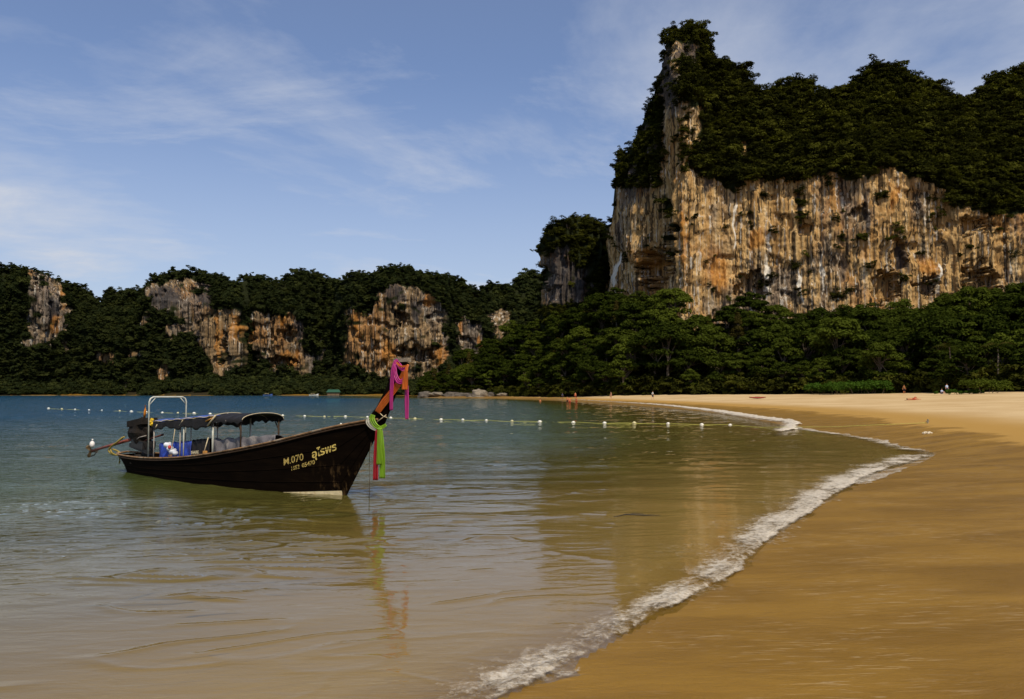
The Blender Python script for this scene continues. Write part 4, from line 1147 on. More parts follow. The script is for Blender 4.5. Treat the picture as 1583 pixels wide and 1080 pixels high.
# lashings
for (x1, y1, x2, y2, w, m_, r_) in [(321, 658, 333, 642, HWp + .06, CREAM, .02), (277, 658, 283, 649, HWp + .04, CREAM, .013), (240, 662, 243, 656, HWp + .04, CREAM, .014),
                                    (318, 651, 331, 645, HWp + .06, simple_mat('orange_lashing', (0.5, 0.22, 0.03), .8, .1), .018)]:
    pole('lashing', [bp(x1, y1, w), bp(x2, y2, w)], r_, m_)
pole('stay_rope', [bp(271.5, 656, HWp + .03), bp(268, 680, HWp + .04), bp(264, 704, HWp + .06)], 0.009, CREAM)
pole('stay_rope', [bp(322, 676, .45), bp(316, 697, .55)], 0.012, CREAM)
t = MB(); b_ = bp(263, 704, HWp + .07); t.box(b_, (0.09, 0.05, 0.04)); t.build('rope_cleat', WOOD, boat)
t = MB(); b_ = bp(317, 699, HWp + .07); t.box(b_, (0.09, 0.06, 0.07)); t.build('rope_cleat', simple_mat('orange_wood', (0.5, 0.24, 0.06), .7, .2), boat)

# engine on its pivot, long shaft and propeller
eng = boat
ec = bp(219, 668, 0.0)
em = MB()
em.ball((ec.x, 0, ec.z), (0.42, 0.27, 0.36), 16, 10, lambda d: 1.0 + 0.10 * math.sin(d[0] * 7) + 0.08 * math.sin(d[2] * 9 + d[1] * 5))
em.box((ec.x + 0.02, 0, ec.z + 0.26), (0.74, 0.46, 0.16), Matrix.Rotation(R(-8), 3, 'Y'))
engine = em.build('engine', simple_mat('engine_cover_cloth', (0.016, 0.012, 0.009), 0.8, 0.15, 0.4, 5, bump=0.03), boat)
t = MB(); t.box((ec.x + 0.02, 0, ec.z - 0.42), (0.95, 0.20, 0.11), Matrix.Rotation(R(9), 3, 'Y')); t.box((ec.x + 0.1, 0, ec.z - 0.3), (0.6, 0.36, 0.2), Matrix.Rotation(R(6), 3, 'Y')); t.build('engine_bed', IRON, engine)
t = MB(); t.tube([(ec.x + 0.15, 0, zgun(-8.3) - 0.25), (ec.x + 0.15, 0, ec.z - 0.4)], 0.06, 8); t.tube([(ec.x + .15, -.25, zgun(-8.3) - .02), (ec.x + .15, .25, zgun(-8.3) - .02)], .05, 8); t.build('pivot_post', IRON, engine)
s0, s1 = bp(206, 678, 0), bp(141, 697, 0)
pole('propeller_shaft', [s0, s1], [0.045, 0.032], RED_M, engine, 8)
t = MB(); d_ = (s1 - s0).normalized()
t.tube([s1 - d_ * 0.06, s1 + d_ * 0.10], [0.05, 0.03], 8)
for k in range(3):
    a = k * 2.094; u1 = Vector((0, 1, 0)); u2 = d_.cross(u1).normalized()
    rd = u1 * math.cos(a) + u2 * math.sin(a); tg = d_.cross(rd)
    pts = [s1 + rd * 0.03 - tg * 0.03, s1 + rd * 0.16 - tg * 0.07 + d_ * 0.03, s1 + rd * 0.2 + d_ * 0.01, s1 + rd * 0.16 + tg * 0.06 - d_ * 0.03, s1 + rd * 0.03 + tg * 0.03]
    t.add(pts + [p + d_ * 0.012 for p in pts], [(0, 1, 2, 3, 4), (9, 8, 7, 6, 5), (0, 5, 6, 1), (1, 6, 7, 2), (2, 7, 8, 3), (3, 8, 9, 4)])
t.build('propeller', simple_mat('tarnished_bronze', (0.10, 0.065, 0.03), 0.5, 0.4, 0.3, 12, 0.6), engine)
pole('shaft_strut', [bp(150, 697, 0), bp(146, 703, 0), bp(141, 705, 0)], 0.016, IRON, engine)
pole('tiller_bar', [bp(222, 682, 0.05), bp(238, 676, 0.1), bp(252, 671.5, 0.15)], [0.026, 0.02, 0.028], simple_mat('red_brown_handle', (0.10, 0.03, 0.02), .6, .3), engine)
pole('exhaust_pipe', [bp(223, 645, 0.1), bp(224.5, 634, 0.1), bp(224.5, 626, 0.1)], [0.03, 0.03, 0.02], simple_mat('orange_cloth_wrap', (0.50, 0.17, 0.02), .8, .1, .4, 12), engine)
t = MB(); q_ = bp(235, 652, 0.1); t.ball(q_, (0.07, 0.06, 0.09), 9, 6, lambda d: 1 + 0.3 * math.sin(d[0] * 6 + d[2] * 5)); t.build('yellow_rag', simple_mat('yellow_cloth', (0.62, 0.40, 0.03), .8, .1), engine)
pole('control_line', [bp(205, 684, 0.1), bp(215, 676, 0.25), bp(226, 673, 0.25)], 0.012, PIPE2, engine)

# blue and black tarpaulins stowed amidships: top-level things
def world_of(v):
    v = Vector(v); return Vector((BOW[0] + DX[0] * v.x - NN[0] * v.y, BOW[1] + DX[1] * v.x - NN[1] * v.y, v.z))
def bthing(name, pts_fn, *a): ...
def sheet(name, px0, px1, yt0, yt1, w, mat, amp, label, cat, depth=0.35, nu=40, nv=22, fr=22):
    x0_, x1_ = plane(px0, 700, w)[0], plane(px1, 700, w)[0]
    z0_, z1_ = plane(px0, yt0, w)[1], plane(px1, yt1, w)[1]
    def fn(u, v):
        x = x0_ + (x1_ - x0_) * u; top = z0_ + (z1_ - z0_) * u
        bot = zgun(x) - 0.22
        if v < 0.5:
            q = v / 0.5; z = bot + (top - bot) * q
            y = -w + amp * math.sin(u * fr + q * 3) * (1 - 0.5 * q) + 0.05 * q
        else:
            q = (v - 0.5) / 0.5; z = top - (top - bot) * q ** 2 + 0.012 * math.sin(u * 30)
            y = -w + 0.05 + depth * math.sin(q * math.pi / 2)
        return world_of((x + 0.02 * math.sin(v * 9), y, z + 0.014 * math.sin(u * 33) * (0.3 if v < .3 else 1)))
    o = cloth(name, fn, nu, nv, mat, None, 0.008)
    return tag(o, label, cat)
sheet('blue_tarpaulin', 243, 294, 686, 681, 0.42, BLUEC, 0.035, 'crumpled bright blue tarpaulin stowed amidships near the pipe arch', 'tarpaulin')
dark = sheet('black_tarpaulin', 293, 322, 681, 677, 0.42, BLACKC, 0.02, 'black tarpaulin printed with small white letters beside the blue one', 'tarpaulin')
sheet('grey_tarpaulin', 326, 424, 679, 672, 0.40, GREYC, 0.035, 'long grey folded tarpaulin lying under the arched front canopy', 'tarpaulin', fr=34, nu=60)
me = text_mesh('SHARK', 1.0, bold=0.03)
co = np.array([v.co[:] for v in me.vertices]); a, b = plane(296, 703, 0.46), plane(308.5, 702, 0.46)
for v, cc_ in zip(me.vertices, co):
    f = cc_[0] / co[:, 0].max()
    v.co = world_of((a[0] + (b[0] - a[0]) * f, -0.475, a[1] + (b[1] - a[1]) * f + 0.02 + cc_[1] / co[:, 1].max() * 0.075))
me.materials.append(WHITE); mo = bpy.data.objects.new('printed_lettering', me); COL.objects.link(mo); mo.parent = dark
t = MB()
for (x, y, r3, ) in [(259, 688, .10), (263, 694, .09), (267, 698, .10), (271, 701, .07)]:
    p = world_of(bp(x, y, 0.5)); t.ball(p, (r3, r3, r3 * .8), 8, 6, lambda d: 1 + .2 * math.sin(9 * d[0] + 4 * d[2]))
bag = t.build('plastic_bag', simple_mat('white_plastic', (0.62, 0.64, 0.70), .5, .3, .3, 8), None, True); tag(bag, 'crumpled pale plastic bag with red print lying on the blue tarpaulin', 'bag')
t = MB(); p = world_of(bp(262, 691, 0.6)); t.ball(p, (.045, .045, .05), 8, 5); t.build('red_print', simple_mat('red_print', (0.55, .06, .05), .6, .2), bag)

# white float hung on the shaft, rope bundle at the stern
t = MB(); p = world_of(bp(142.5, 686.5, 0.05)); t.ball(p, (0.07, 0.07, 0.095), 12, 8); t.tube([p + Vector((0, 0, .1)), p + Vector((.01, 0, .15))], .02, 6)
tag(t.build('plastic_float', simple_mat('float_plastic', (0.75, 0.70, 0.66), .5, .3, .1), None, True), 'small white float resting on the propeller end of the long shaft', 'float')
t = MB()
for k, q in enumerate([[(189, 676), (180, 684), (170, 692), (168, 697), (174, 702), (184, 703)], [(192, 675), (183, 682), (172, 690), (172, 698), (178, 702.5), (186, 704)], [(174, 694), (182, 697), (185, 700), (184, 704)], [(185, 704), (185, 712), (184.5, 716)]]):
    pts = smooth_poly(q, 4); t.tube([world_of(bp(x, y, 0.15 + 0.02 * k)) for x, y in pts], 0.022, 6)
tag(t.build('stern_rope', YEL, None, True), 'loose yellowish rope looped over the stern beside the shaft', 'rope')
# mooring line hanging from the bow into the water
t = MB(); p0, p1, p2 = world_of(bp(577, 668, .02)), world_of(bp(571, 700, .02)), world_of(bp(570.5, 768, .02)); p2.z = -0.25
t.tube([p0, p1, (p1 + p2) / 2 + Vector((.01, 0, 0)), p2], 0.008, 6)
tag(t.build('mooring_line', simple_mat('old_rope', (.10, .08, .05), .9, .1), None, True), 'thin dark mooring line hanging from the bow into the water', 'rope')
t = MB(); t.tube([world_of(bp(583, 634, .07)), world_of(bp(592, 643, .08)), world_of(bp(598, 645, .07))], .009, 5); t.tube([world_of(bp(578, 655, .07)), world_of(bp(588, 648, .08)), world_of(bp(597, 641, .06))], .008, 5)
tag(t.build('cord', CREAM, None, True), 'pale cord wound round the prow just above the green sash', 'cord')

# ---- sashes tied round the prow
def satin(name, col):
    m = NT(name); c = m.coord()
    n = m.noise(m.coord((9, 9, 1.2)), 3.0, 4, 0.6)
    colr = m.mix(m.rng(n, .3, .7), tuple(v * .78 for v in col), col)
    p = m.node('ShaderNodeBsdfDiffuse'); m.link(colr, p.inputs[0]); t = m.node('ShaderNodeBsdfTranslucent'); m.link(colr, t.inputs[0])
    x = m.node('ShaderNodeMixShader'); x.inputs[0].default_value = .45; m.link(p.outputs[0], x.inputs[1]); m.link(t.outputs[0], x.inputs[2])
    g = m.node('ShaderNodeBsdfGlossy'); g.inputs['Roughness'].default_value = .45; y = m.node('ShaderNodeMixShader'); y.inputs[0].default_value = .06
    m.link(x.outputs[0], y.inputs[1]); m.link(g.outputs[0], y.inputs[2]); m.link(y.outputs[0], m.out.inputs[0]); return m.m
MAG, ORA, GRN, REDC, WHT = satin('magenta_satin', (0.72, 0.05, 0.36)), satin('orange_satin', (0.95, 0.27, 0.03)), satin('lime_satin', (0.36, 0.62, 0.02)), satin('red_satin', (0.62, 0.012, 0.03)), satin('white_satin', (0.75, 0.72, 0.60))
def band(px_pts, widths_px, w, folds=5, amp=0.014, seed=0, n=26):
    """pleated strip along photo points on the plane w beside the prow"""
    P_ = smooth_poly(px_pts, 8); s = np.linspace(0, 1, len(P_))
    wd = np.interp(s, np.linspace(0, 1, len(widths_px)), widths_px)
    ww_ = np.interp(s, np.linspace(0, 1, len(w)), w) if hasattr(w, '__len__') else np.full(len(s), w)
    T = np.gradient(P_, axis=0); T /= np.linalg.norm(T, axis=1)[:, None]; Nn = np.stack([-T[:, 1], T[:, 0]], -1)
    v, f = [], []
    for i in range(len(P_)):
        for j in range(n):
            q = j / (n - 1) - 0.5
            pp = P_[i] + Nn[i] * wd[i] * q
            o = amp * math.sin(q * folds * 6.28 + seed + 1.5 * math.sin(i * 0.11 + seed)) + amp * .5 * math.sin(i * .23 + q * 4 + seed)
            v.append(world_of(bp(pp[0], pp[1], ww_[i] + o)))
    for i in range(len(P_) - 1):
        for j in range(n - 1): f.append((i * n + j, (i + 1) * n + j, (i + 1) * n + j + 1, i * n + j + 1))
    return v, f
def sash(name, bands, mat, label):
    t = MB()
    for b in bands: t.add(*band(*b))
    o = t.build(name, mat, None, True); md = o.modifiers.new('cloth', 'SOLIDIFY'); md.thickness = 0.004
    return tag(o, label, 'sash', 'sashes tied round the prow')
sash('magenta_sash', [([(612, 557), (608, 572), (605.5, 600), (605, 634)], [5, 7, 5.5, 5], [.07, .12, .12, .11], 3, .010, .4),
                      ([(610, 562), (611, 578), (616, 589), (623, 588), (627, 576)], [6, 6, 8, 6, 4], [.09, .12, .14, .13, .11], 3, .010, 1.4),
                      ([(611, 556), (617, 565), (624, 571), (630, 568)], [5, 8, 6, 5], [.07, .10, .13, .10], 3, .010, 2.2),
                      ([(628.5, 596), (628.8, 620), (629, 648)], [5, 6.5, 5], [.10, .10, .10], 3, .010, 3.0)], MAG, 'magenta sash knotted at the prow tip with two long hanging tails')
sash('orange_sash', [([(631, 563), (628, 572), (626.5, 588), (626, 602)], [3, 5, 8.5, 10], [.12, .155, .155, .15], 4, .012, .2),
                     ([(625, 573), (618, 590), (606, 606), (594, 621), (583, 637)], [5, 9, 10, 11, 8], [.13, .10, .09, .085, .08], 4, .012, 1.1),
                     ([(613, 560), (620, 566), (630, 565)], [2.5, 2.5, 3], [.12, .15, .14], 2, .006, .7)], ORA, 'orange sash slanting down the prow with one short hanging tail')
sash('lime_green_sash', [([(577, 641), (575, 648), (580, 657), (588, 661), (597, 656)], [7, 9, 8, 6, 4], [.12, .14, .13, .13, .08], 3, .012, .3),
                         ([(586.5, 661), (587.5, 690), (586, 718)], [5, 9, 8], [.15, .15, .15], 4, .012, .8),
                         ([(589, 661), (591, 700), (591, 739)], [4, 8, 9], [.12, .12, .12], 4, .012, 2.0)], GRN, 'lime green sash looped round the foot of the prow with two hanging tails')
sash('red_sash', [([(582.5, 664), (581, 700), (580.5, 742)], [4, 7, 8], [.12, .12, .12], 3, .012, .9)], REDC, 'red sash hanging straight down beside the lime green tails')
sash('white_sash', [([(571, 646), (568.5, 652), (574, 660), (582, 665)], [4, 6, 5, 3], [.12, .15, .14, .12], 2, .008, .5)], WHT, 'narrow white sash wrapped just below the lime green loop')

# ------------------------------------------------------------------ float line across the bay
FL_M = simple_mat('white_buoy', (0.78, 0.75, 0.66), 0.5, 0.3, 0.12, 4)
FL_Y = simple_mat('yellowed_buoy', (0.62, 0.55, 0.30), 0.6, 0.3, 0.12, 4)
ROPE_Y = simple_mat('yellow_nylon_rope', (0.42, 0.40, 0.10), 0.8, 0.2, 0.2, 10)
fl_px = [(75, 633), (95.5, 634), (116, 634.8), (137.5, 635.6), (157.5, 636), (185, 637), (203, 638), (226, 638.8), (251, 639.6), (275, 640.2), (300, 640.8), (325, 641.6), (352, 642.2), (380, 643), (408, 643.6),
         (437, 644), (471, 645), (501.5, 645.5), (534, 645.5), (568, 646.6), (604, 647.6), (641.5, 649), (682, 650.2), (715.5, 651), (752, 651.6), (791.5, 653), (834.5, 653.6), (886.5, 654.6), (934.5, 656), (980.5, 656), (1033, 656.8), (1085, 658.2), (1129, 658.8)]
mb = MB()
mb.ball((0, 0, 0.03), (0.155, 0.13, 0.13), 14, 9, lambda d: 1 + .06 * abs(d[0]))
mb.tube([(-0.20, 0, 0.03), (-0.14, 0, 0.03)], 0.035, 8); mb.tube([(0.14, 0, 0.03), (0.20, 0, 0.03)], 0.035, 8)
b0_ = mb.build('rope_float', FL_M, None, True)
fpos = []; by_ = b0_.copy(); by_.data = b0_.data.copy(); by_.data.materials[0] = FL_Y
for k, (x, y) in enumerate(fl_px):
    g = ground(x, y - 1.6); fpos.append(g)
    o = b0_ if k == 0 else (by_ if k % 4 == 1 and by_ else b0_).copy()
    if k: COL.objects.link(o)
    o.location = (g[0], g[1], 0.01 + rnd.uniform(-.02, .02)); o.rotation_euler = (rnd.uniform(-.2, .2), rnd.uniform(-.15, .15), R(-8) + rnd.uniform(-.4, .4))
    s = (.72 if k > 14 else .8) * rnd.uniform(.85, 1.12); o.scale = (s, s, s)
    if k == 32: lab = 'white float at the beach end of the swimming rope, nearest the surf'
    elif x > 640: lab = 'white plastic float on the swimming rope right of the boat'
    elif x > 430: lab = 'white plastic float on the swimming rope behind the bow of the boat'
    else: lab = 'small distant white float on the swimming rope behind and left of the boat'
    tag(o, lab, 'float', 'white floats strung on the swimming rope')
end = ground(1195, 661.5); land = [ground(1300, 662, 0.12), ground(1434, 657.5, 0.38)]
t = MB(); pts = []
allp = fpos + [end]
for (a, b) in zip(allp[:-1], allp[1:]):
    for q in (0, .25, .5, .75):
        z_ = 0.02 - 0.015 * math.sin(math.pi * q) if q else 0.03
        pts.append((a[0] + (b[0] - a[0]) * q, a[1] + (b[1] - a[1]) * q, 0.055 + 0.02 * math.sin(len(pts))))
for q in np.linspace(0, 1, 6): pts.append((end[0] + (land[0][0] - end[0]) * q, end[1] + (land[0][1] - end[1]) * q, .05 + .16 * q))
zl = [float(terrain(np.array([p[0]]), np.array([p[1]]))[0][0]) for p in land]
for q in np.linspace(0.1, 1, 8): pts.append((land[0][0] + (land[1][0] - land[0][0]) * q, land[0][1] + (land[1][1] - land[0][1]) * q, max(zl[0], .2) + .03 + (zl[1] - max(zl[0], .2)) * q + 0.0))
t.tube([(a, b, c_ - (0.05 if i < 60 else 0.035 if i < 132 else 0)) for i, (a, b, c_) in enumerate(pts)], 0.016, 5)
tag(t.build('swimming_rope', ROPE_Y, None, True), 'long yellow rope carrying the white floats and running up the wet sand', 'rope')
t = MB(); p = land[1]; t.tube([(p[0], p[1], zl[1] - .3), (p[0] + .02, p[1], zl[1] + .22)], [.05, .04], 8); t.tube([(p[0] - .08, p[1], zl[1] + .1), (p[0] + .08, p[1], zl[1] + .13)], .03, 6)
tag(t.build('mooring_stake', simple_mat('grey_stake', (.22, .19, .14), .9, .1), None), 'short wooden stake in the sand where the yellow rope ends', 'stake')
# little stick-up float behind the bow, seen above the rail
g = ground(527, 662); t = MB(); t.tube([(g[0], g[1], -.1), (g[0], g[1], .12), (g[0], g[1], .2)], [.07, .07, .03], 8); t.ball((g[0], g[1], .26), .06, 8, 6)
tag(t.build('marker_float', FL_M, None, True), 'tiny upright white marker float just behind the rising bow rail', 'float')

# ------------------------------------------------------------------ people (far off, ten pixels tall): one skinned body each, clothes as children
def person(pose, loc, rz, skin, top=None, bottom=None, hair=(0.02, 0.015, 0.01), label='', h=1.7, sc=1.0):
    J = {'pelvis': (0, 0, .93), 'waist': (0, 0, 1.08), 'chest': (0, 0, 1.30), 'neck': (0, 0, 1.45), 'jaw': (0, .02, 1.53), 'head': (0, .01, 1.62), 'crown': (0, 0, 1.70),
         'shL': (-.17, 0, 1.38), 'elL': (-.25, -.02, 1.12), 'wrL': (-.28, .06, .90), 'haL': (-.28, .10, .80), 'shR': (.17, 0, 1.38), 'elR': (.25, -.02, 1.12), 'wrR': (.28, .06, .90), 'haR': (.28, .10, .80),
         'hiL': (-.09, 0, .88), 'knL': (-.11, .03, .50), 'anL': (-.12, -.02, .09), 'toL': (-.14, .14, .03), 'hiR': (.09, 0, .88), 'knR': (.11, .03, .50), 'anR': (.12, -.02, .09), 'toR': (.14, .14, .03)}
    if pose == 'walk':
        J.update(knL=(-.10, .20, .52), anL=(-.10, .25, .10), toL=(-.11, .40, .05), knR=(.10, -.08, .50), anR=(.10, -.32, .14), toR=(.11, -.20, .03), elL=(-.24, -.15, 1.12), wrL=(-.25, -.10, .9), haL=(-.25, -.06, .8), elR=(.24, .1, 1.12), wrR=(.25, .25, .93), haR=(.25, .3, .85))
    if pose == 'sit':
        J.update({k: (v[0], v[1], v[2] - .80) for k, v in J.items() if v[2] > .85})
        J.update(hiL=(-.09, 0, .12), hiR=(.09, 0, .12), knL=(-.13, .38, .45), anL=(-.13, .62, .10), toL=(-.14, .78, .04), knR=(.13, .38, .45), anR=(.13, .62, .10), toR=(.14, .78, .04),
                 elL=(-.24, .1, .42), wrL=(-.18, .3, .42), haL=(-.15, .38, .44), elR=(.24, .1, .42), wrR=(.18, .3, .42), haR=(.15, .38, .44))
    if pose == 'lie':
        J = {k: (v[0], v[2] - .9 - (0), .12 - v[1] * .6) for k, v in J.items()}
        J.update(knR=(.14, -.34, .42), anR=(.12, -.55, .09), toR=(.12, -.70, .07), elL=(-.30, .35, .10), wrL=(-.15, .55, .14), haL=(-.08, .66, .16))
    E = [('pelvis', 'waist'), ('waist', 'chest'), ('chest', 'neck'), ('neck', 'jaw'), ('jaw', 'head'), ('head', 'crown'), ('chest', 'shL'), ('shL', 'elL'), ('elL', 'wrL'), ('wrL', 'haL'), ('chest', 'shR'), ('shR', 'elR'), ('elR', 'wrR'), ('wrR', 'haR'),
         ('pelvis', 'hiL'), ('hiL', 'knL'), ('knL', 'anL'), ('anL', 'toL'), ('pelvis', 'hiR'), ('hiR', 'knR'), ('knR', 'anR'), ('anR', 'toR')]
    RD = dict(pelvis=.135, waist=.12, chest=.145, neck=.055, jaw=.075, head=.10, crown=.07, sh=.065, el=.042, wr=.03, ha=.038, hi=.09, kn=.06, an=.038, to=.035)
    root = empty('person', loc, rz); root.scale = (sc, sc, sc)
    def skin_mesh(name, keys, edges, extra, mat, rk='pelvis'):
        keys = [rk] + [k for k in keys if k != rk]; ix = {k: i for i, k in enumerate(keys)}
        me = bpy.data.meshes.new(name); me.from_pydata([J[k] for k in keys], [(ix[a], ix[b]) for a, b in edges], [])
        o = bpy.data.objects.new(name, me); COL.objects.link(o)
        md = o.modifiers.new('skin', 'SKIN'); 
        sv = me.skin_vertices[0].data if me.skin_vertices else None
        if sv is None:
            bm = bmesh.new(); bm.from_mesh(me); bm.verts.layers.skin.verify(); bm.to_mesh(me); bm.free(); sv = me.skin_vertices[0].data
        for k, i in ix.items():
            r = RD.get(k, RD.get(k[:2], .05)) + extra
            sv[i].radius = (r, r); sv[i].use_root = (i == 0)
        o.modifiers.new('sub', 'SUBSURF').levels = 1; o.modifiers['sub'].render_levels = 1
        dg = bpy.context.evaluated_depsgraph_get(); m2 = bpy.data.meshes.new_from_object(o.evaluated_get(dg))
        o.modifiers.clear(); o.data = m2; m2.materials.clear(); m2.materials.append(mat); m2.polygons.foreach_set('use_smooth', [True] * len(m2.polygons)); o.parent = root
        return o
    skm = simple_mat('skin', skin, .6, .3, .1)
    skin_mesh('body', list(J), E, 0, skm)
    if top: skin_mesh('shirt', ['chest', 'waist', 'pelvis', 'shL', 'shR', 'neck', 'elL', 'elR'], [('pelvis', 'waist'), ('waist', 'chest'), ('chest', 'neck'), ('chest', 'shL'), ('chest', 'shR'), ('shL', 'elL'), ('shR', 'elR')], .02, simple_mat('shirt_cloth', top, .85, .1))
    if bottom: skin_mesh('shorts', ['pelvis', 'hiL', 'hiR', 'knL', 'knR'], [('pelvis', 'hiL'), ('pelvis', 'hiR'), ('hiL', 'knL'), ('hiR', 'knR')], .022, simple_mat('shorts_cloth', bottom, .85, .1))
    hd = Vector(J['head']); cr = Vector(J['crown']); t = MB(); c_ = (hd + cr) / 2 + (cr - hd) * .25 - Vector((0, .02, 0)); t.ball(c_, .098, 10, 7); t.build('hair', simple_mat('dark_hair', hair, .8, .2), root, True)
    return tag(root, label, 'person')
TAN, PALE, BRN = (.50, .17, .07), (.52, .28, .17), (.22, .10, .05)
def stand_at(px, yfeet, D=None, zoff=0.0):
    # march along the ray to the ground
    for d in np.arange(20, 330, .5):
        x, y, z = at(px, yfeet, d)
        zg = float(np.interp(0, [0], [0]))
        yield d, x, y, z
def on_ground(px, yfeet, lo=60, hi=300):
    d = np.arange(lo, hi, 1.0); r = ray(px, yfeet); t = d / r[1]
    X_, Z_ = r[0] * t, EYE + r[2] * t
    zt = np.maximum(terrain(X_, d)[0], -0.0)
    k = np.flatnonzero(Z_ <= zt)
    i = k[0] if len(k) else int(np.argmin(Z_ - zt))
    return X_[i], d[i], float(zt[i])
wade = lambda px, D, dz: ((px - 791.5) / FPX * D, D, -dz)
person('stand', wade(835, 205, 1.15), R(170), TAN, None, (.02, .02, .05), label='bather at the far left in water up to the waist')
person('stand', wade(877, 190, .55), R(150), TAN, None, (.05, .02, .02), label='tanned bather wading, leftmost of the close group of three')
person('stand', wade(880.5, 168, .55), R(200), TAN, None, (.35, .05, .03), label='bather in the middle of the wading group, nearer the camera')
person('stand', wade(891, 168, .50), R(120), TAN, None, (.40, .06, .03), label='bather in red swimwear, rightmost of the wading group')
person('stand', (*on_ground(869.5, 616.8, 180, 285),), R(180), BRN, (.05, .06, .10), (.03, .03, .05), label='small dark-clad person standing on the narrow far sand')
person('stand', (*on_ground(889.5, 616.6, 170, 285),), R(180), TAN, None, (.35, .06, .03), label='small bather on the sand behind the wading group')
person('walk', (*on_ground(944.5, 617.2, 120, 262),), R(95), PALE, None, (.45, .25, .15), label='pale figure in swimwear walking along the far sand')
person('walk', (*on_ground(1009, 617.5, 120, 232),), R(-80), PALE, (.68, .68, .66), (.03, .04, .07), label='walker in white top and dark trousers on the far sand')
def on_sand(px, D): 
    x = (px - 791.5) / FPX * D; return (x, D, float(terrain(np.array([x]), np.array([D]))[0][0]) - 0.02)
person('stand', on_sand(1397, 160), R(170), TAN, (.25, .12, .05), (.012, .012, .02), label='dark-clothed person standing in the shade at the trees')
person('sit', on_sand(1455, 146), R(200), PALE, (.42, .50, .68), (.10, .12, .2), label='person in pale blue sitting at the edge of the trees')
person('stand', on_sand(1463, 148), R(190), PALE, (.45, .53, .70), (.03, .03, .05), label='person in pale blue standing beside the sitting one')
person('lie', tuple(np.array(on_sand(1411, 108)) + np.array([0, 0, .04])), R(80), TAN, None, (.45, .10, .05), label='sunbather lying on the dry sand with one knee raised')
t = MB(); x, y, z = on_sand(1411, 108); t.box((x, y, z + .03), (2.0, .8, .03), Matrix.Rotation(R(-10), 3, 'Z')); tag(t.build('beach_towel', simple_mat('orange_towel', (.55, .25, .12), .9, .1), None), 'orange towel spread on dry sand under the sunbather', 'towel')
# red kayak pulled up on the sand
x, y, z = on_ground(1171, 616.8, 90, 186)
root = empty('red_kayak', (x, y, z + .14), R(12))
t = MB(); sec = [(-1.6, .02, .20), (-1.2, .2, .12), (-.6, .34, .03), (0, .38, 0), (.6, .34, .03), (1.2, .2, .12), (1.6, .02, .20)]
v = []
for sx0, w, zz in sec:
    v += [(sx0, -w, .22), (sx0, -w * .9, zz + .05), (sx0, 0, zz - .06), (sx0, w * .9, zz + .05), (sx0, w, .22), (sx0, 0, .26)]
t.add(v, [(i * 6 + k, (i + 1) * 6 + k, (i + 1) * 6 + (k + 1) % 6, i * 6 + (k + 1) % 6) for i in range(6) for k in range(6)] + [tuple(range(6)), tuple(36 + k for k in range(5, -1, -1))])
t.build('hull', simple_mat('kayak_plastic', (.30, .045, .03), .5, .3), root, True)
t = MB(); t.tube([(.45 * math.cos(a), .22 * math.sin(a), .27) for a in np.linspace(0, 6.28, 14)], .03, 5); t.build('cockpit_rim', IRON, root, True)
tag(root, 'small red kayak lying on the pale sand below the cliff', 'kayak')
# white debris on wet sand, sunken twig in the shallows
x, y, z = on_ground(1434, 672, 20, 60)
t = MB()
for k in range(5): t.ball((x - .16 + .08 * k, y + rnd.uniform(-.05, .05), z + .03 + .03 * (k % 2)), (.07, .06, .045), 7, 5, lambda d: 1 + .3 * math.sin(7 * d[0] + 5 * d[1]))
tag(t.build('foam_debris', simple_mat('bleached_debris', (.66, .58, .44), .8, .1, .3, 20), None), 'small bleached lump of debris lying on the dark wet sand', 'debris')
t = MB(); g = ground(987, 798)
t.tube([(g[0] - .42, g[1] - .05, -.0), (g[0] - .2, g[1] + .05, .028), (g[0] + .1, g[1], .02), (g[0] + .38, g[1] + .06, .012)], [.006, .012, .012, .004], 6)
t.tube([(g[0] - .2, g[1] + .05, .02), (g[0] - .05, g[1] + .13, .035), (g[0] + .12, g[1] + .15, .02)], [.009, .007, .003], 5)
t.tube([(g[0] - .25, g[1] + .03, .02), (g[0] - .36, g[1] - .1, .015)], [.008, .003], 5)
tag(t.build('floating_twig', simple_mat('wet_twig', (.03, .022, .012), .6, .3), None), 'dark forked twig floating in the sandy shallows', 'twig')

# ------------------------------------------------------------------ boulders at the headland foot
def boulder(x, y, z, r, seed, label, tone=(.30, .25, .19)):
    rs = np.random.default_rng(seed); ph = rs.random(6) * 6
    f = lambda d: 1 + .16 * math.sin(3 * d[0] + ph[0]) + .13 * math.sin(4 * d[1] + ph[1] + 2 * d[2]) + .10 * math.sin(7 * d[0] + 5 * d[2] + ph[2]) + .06 * math.sin(12 * d[1] + 9 * d[0] + ph[3])
    t = MB(); t.ball((x, y, z), r, 26, 16, f)
    return tag(t.build('boulder', BOULD if tone[0] > .2 else BOULD_D, None, True), label, 'boulder', 'boulders at the foot of the headland')
BOULD = simple_mat('pale_boulder', (.22, .185, .14), .9, .1, .4, .5, bump=.25, stain=(.07, .06, .05))
BOULD_D = simple_mat('dark_boulder', (.10, .085, .07), .9, .1, .4, .5, bump=.25, stain=(.04, .035, .03))
def sea_at(px, D): return ((px - 791.5) / FPX * D, D)
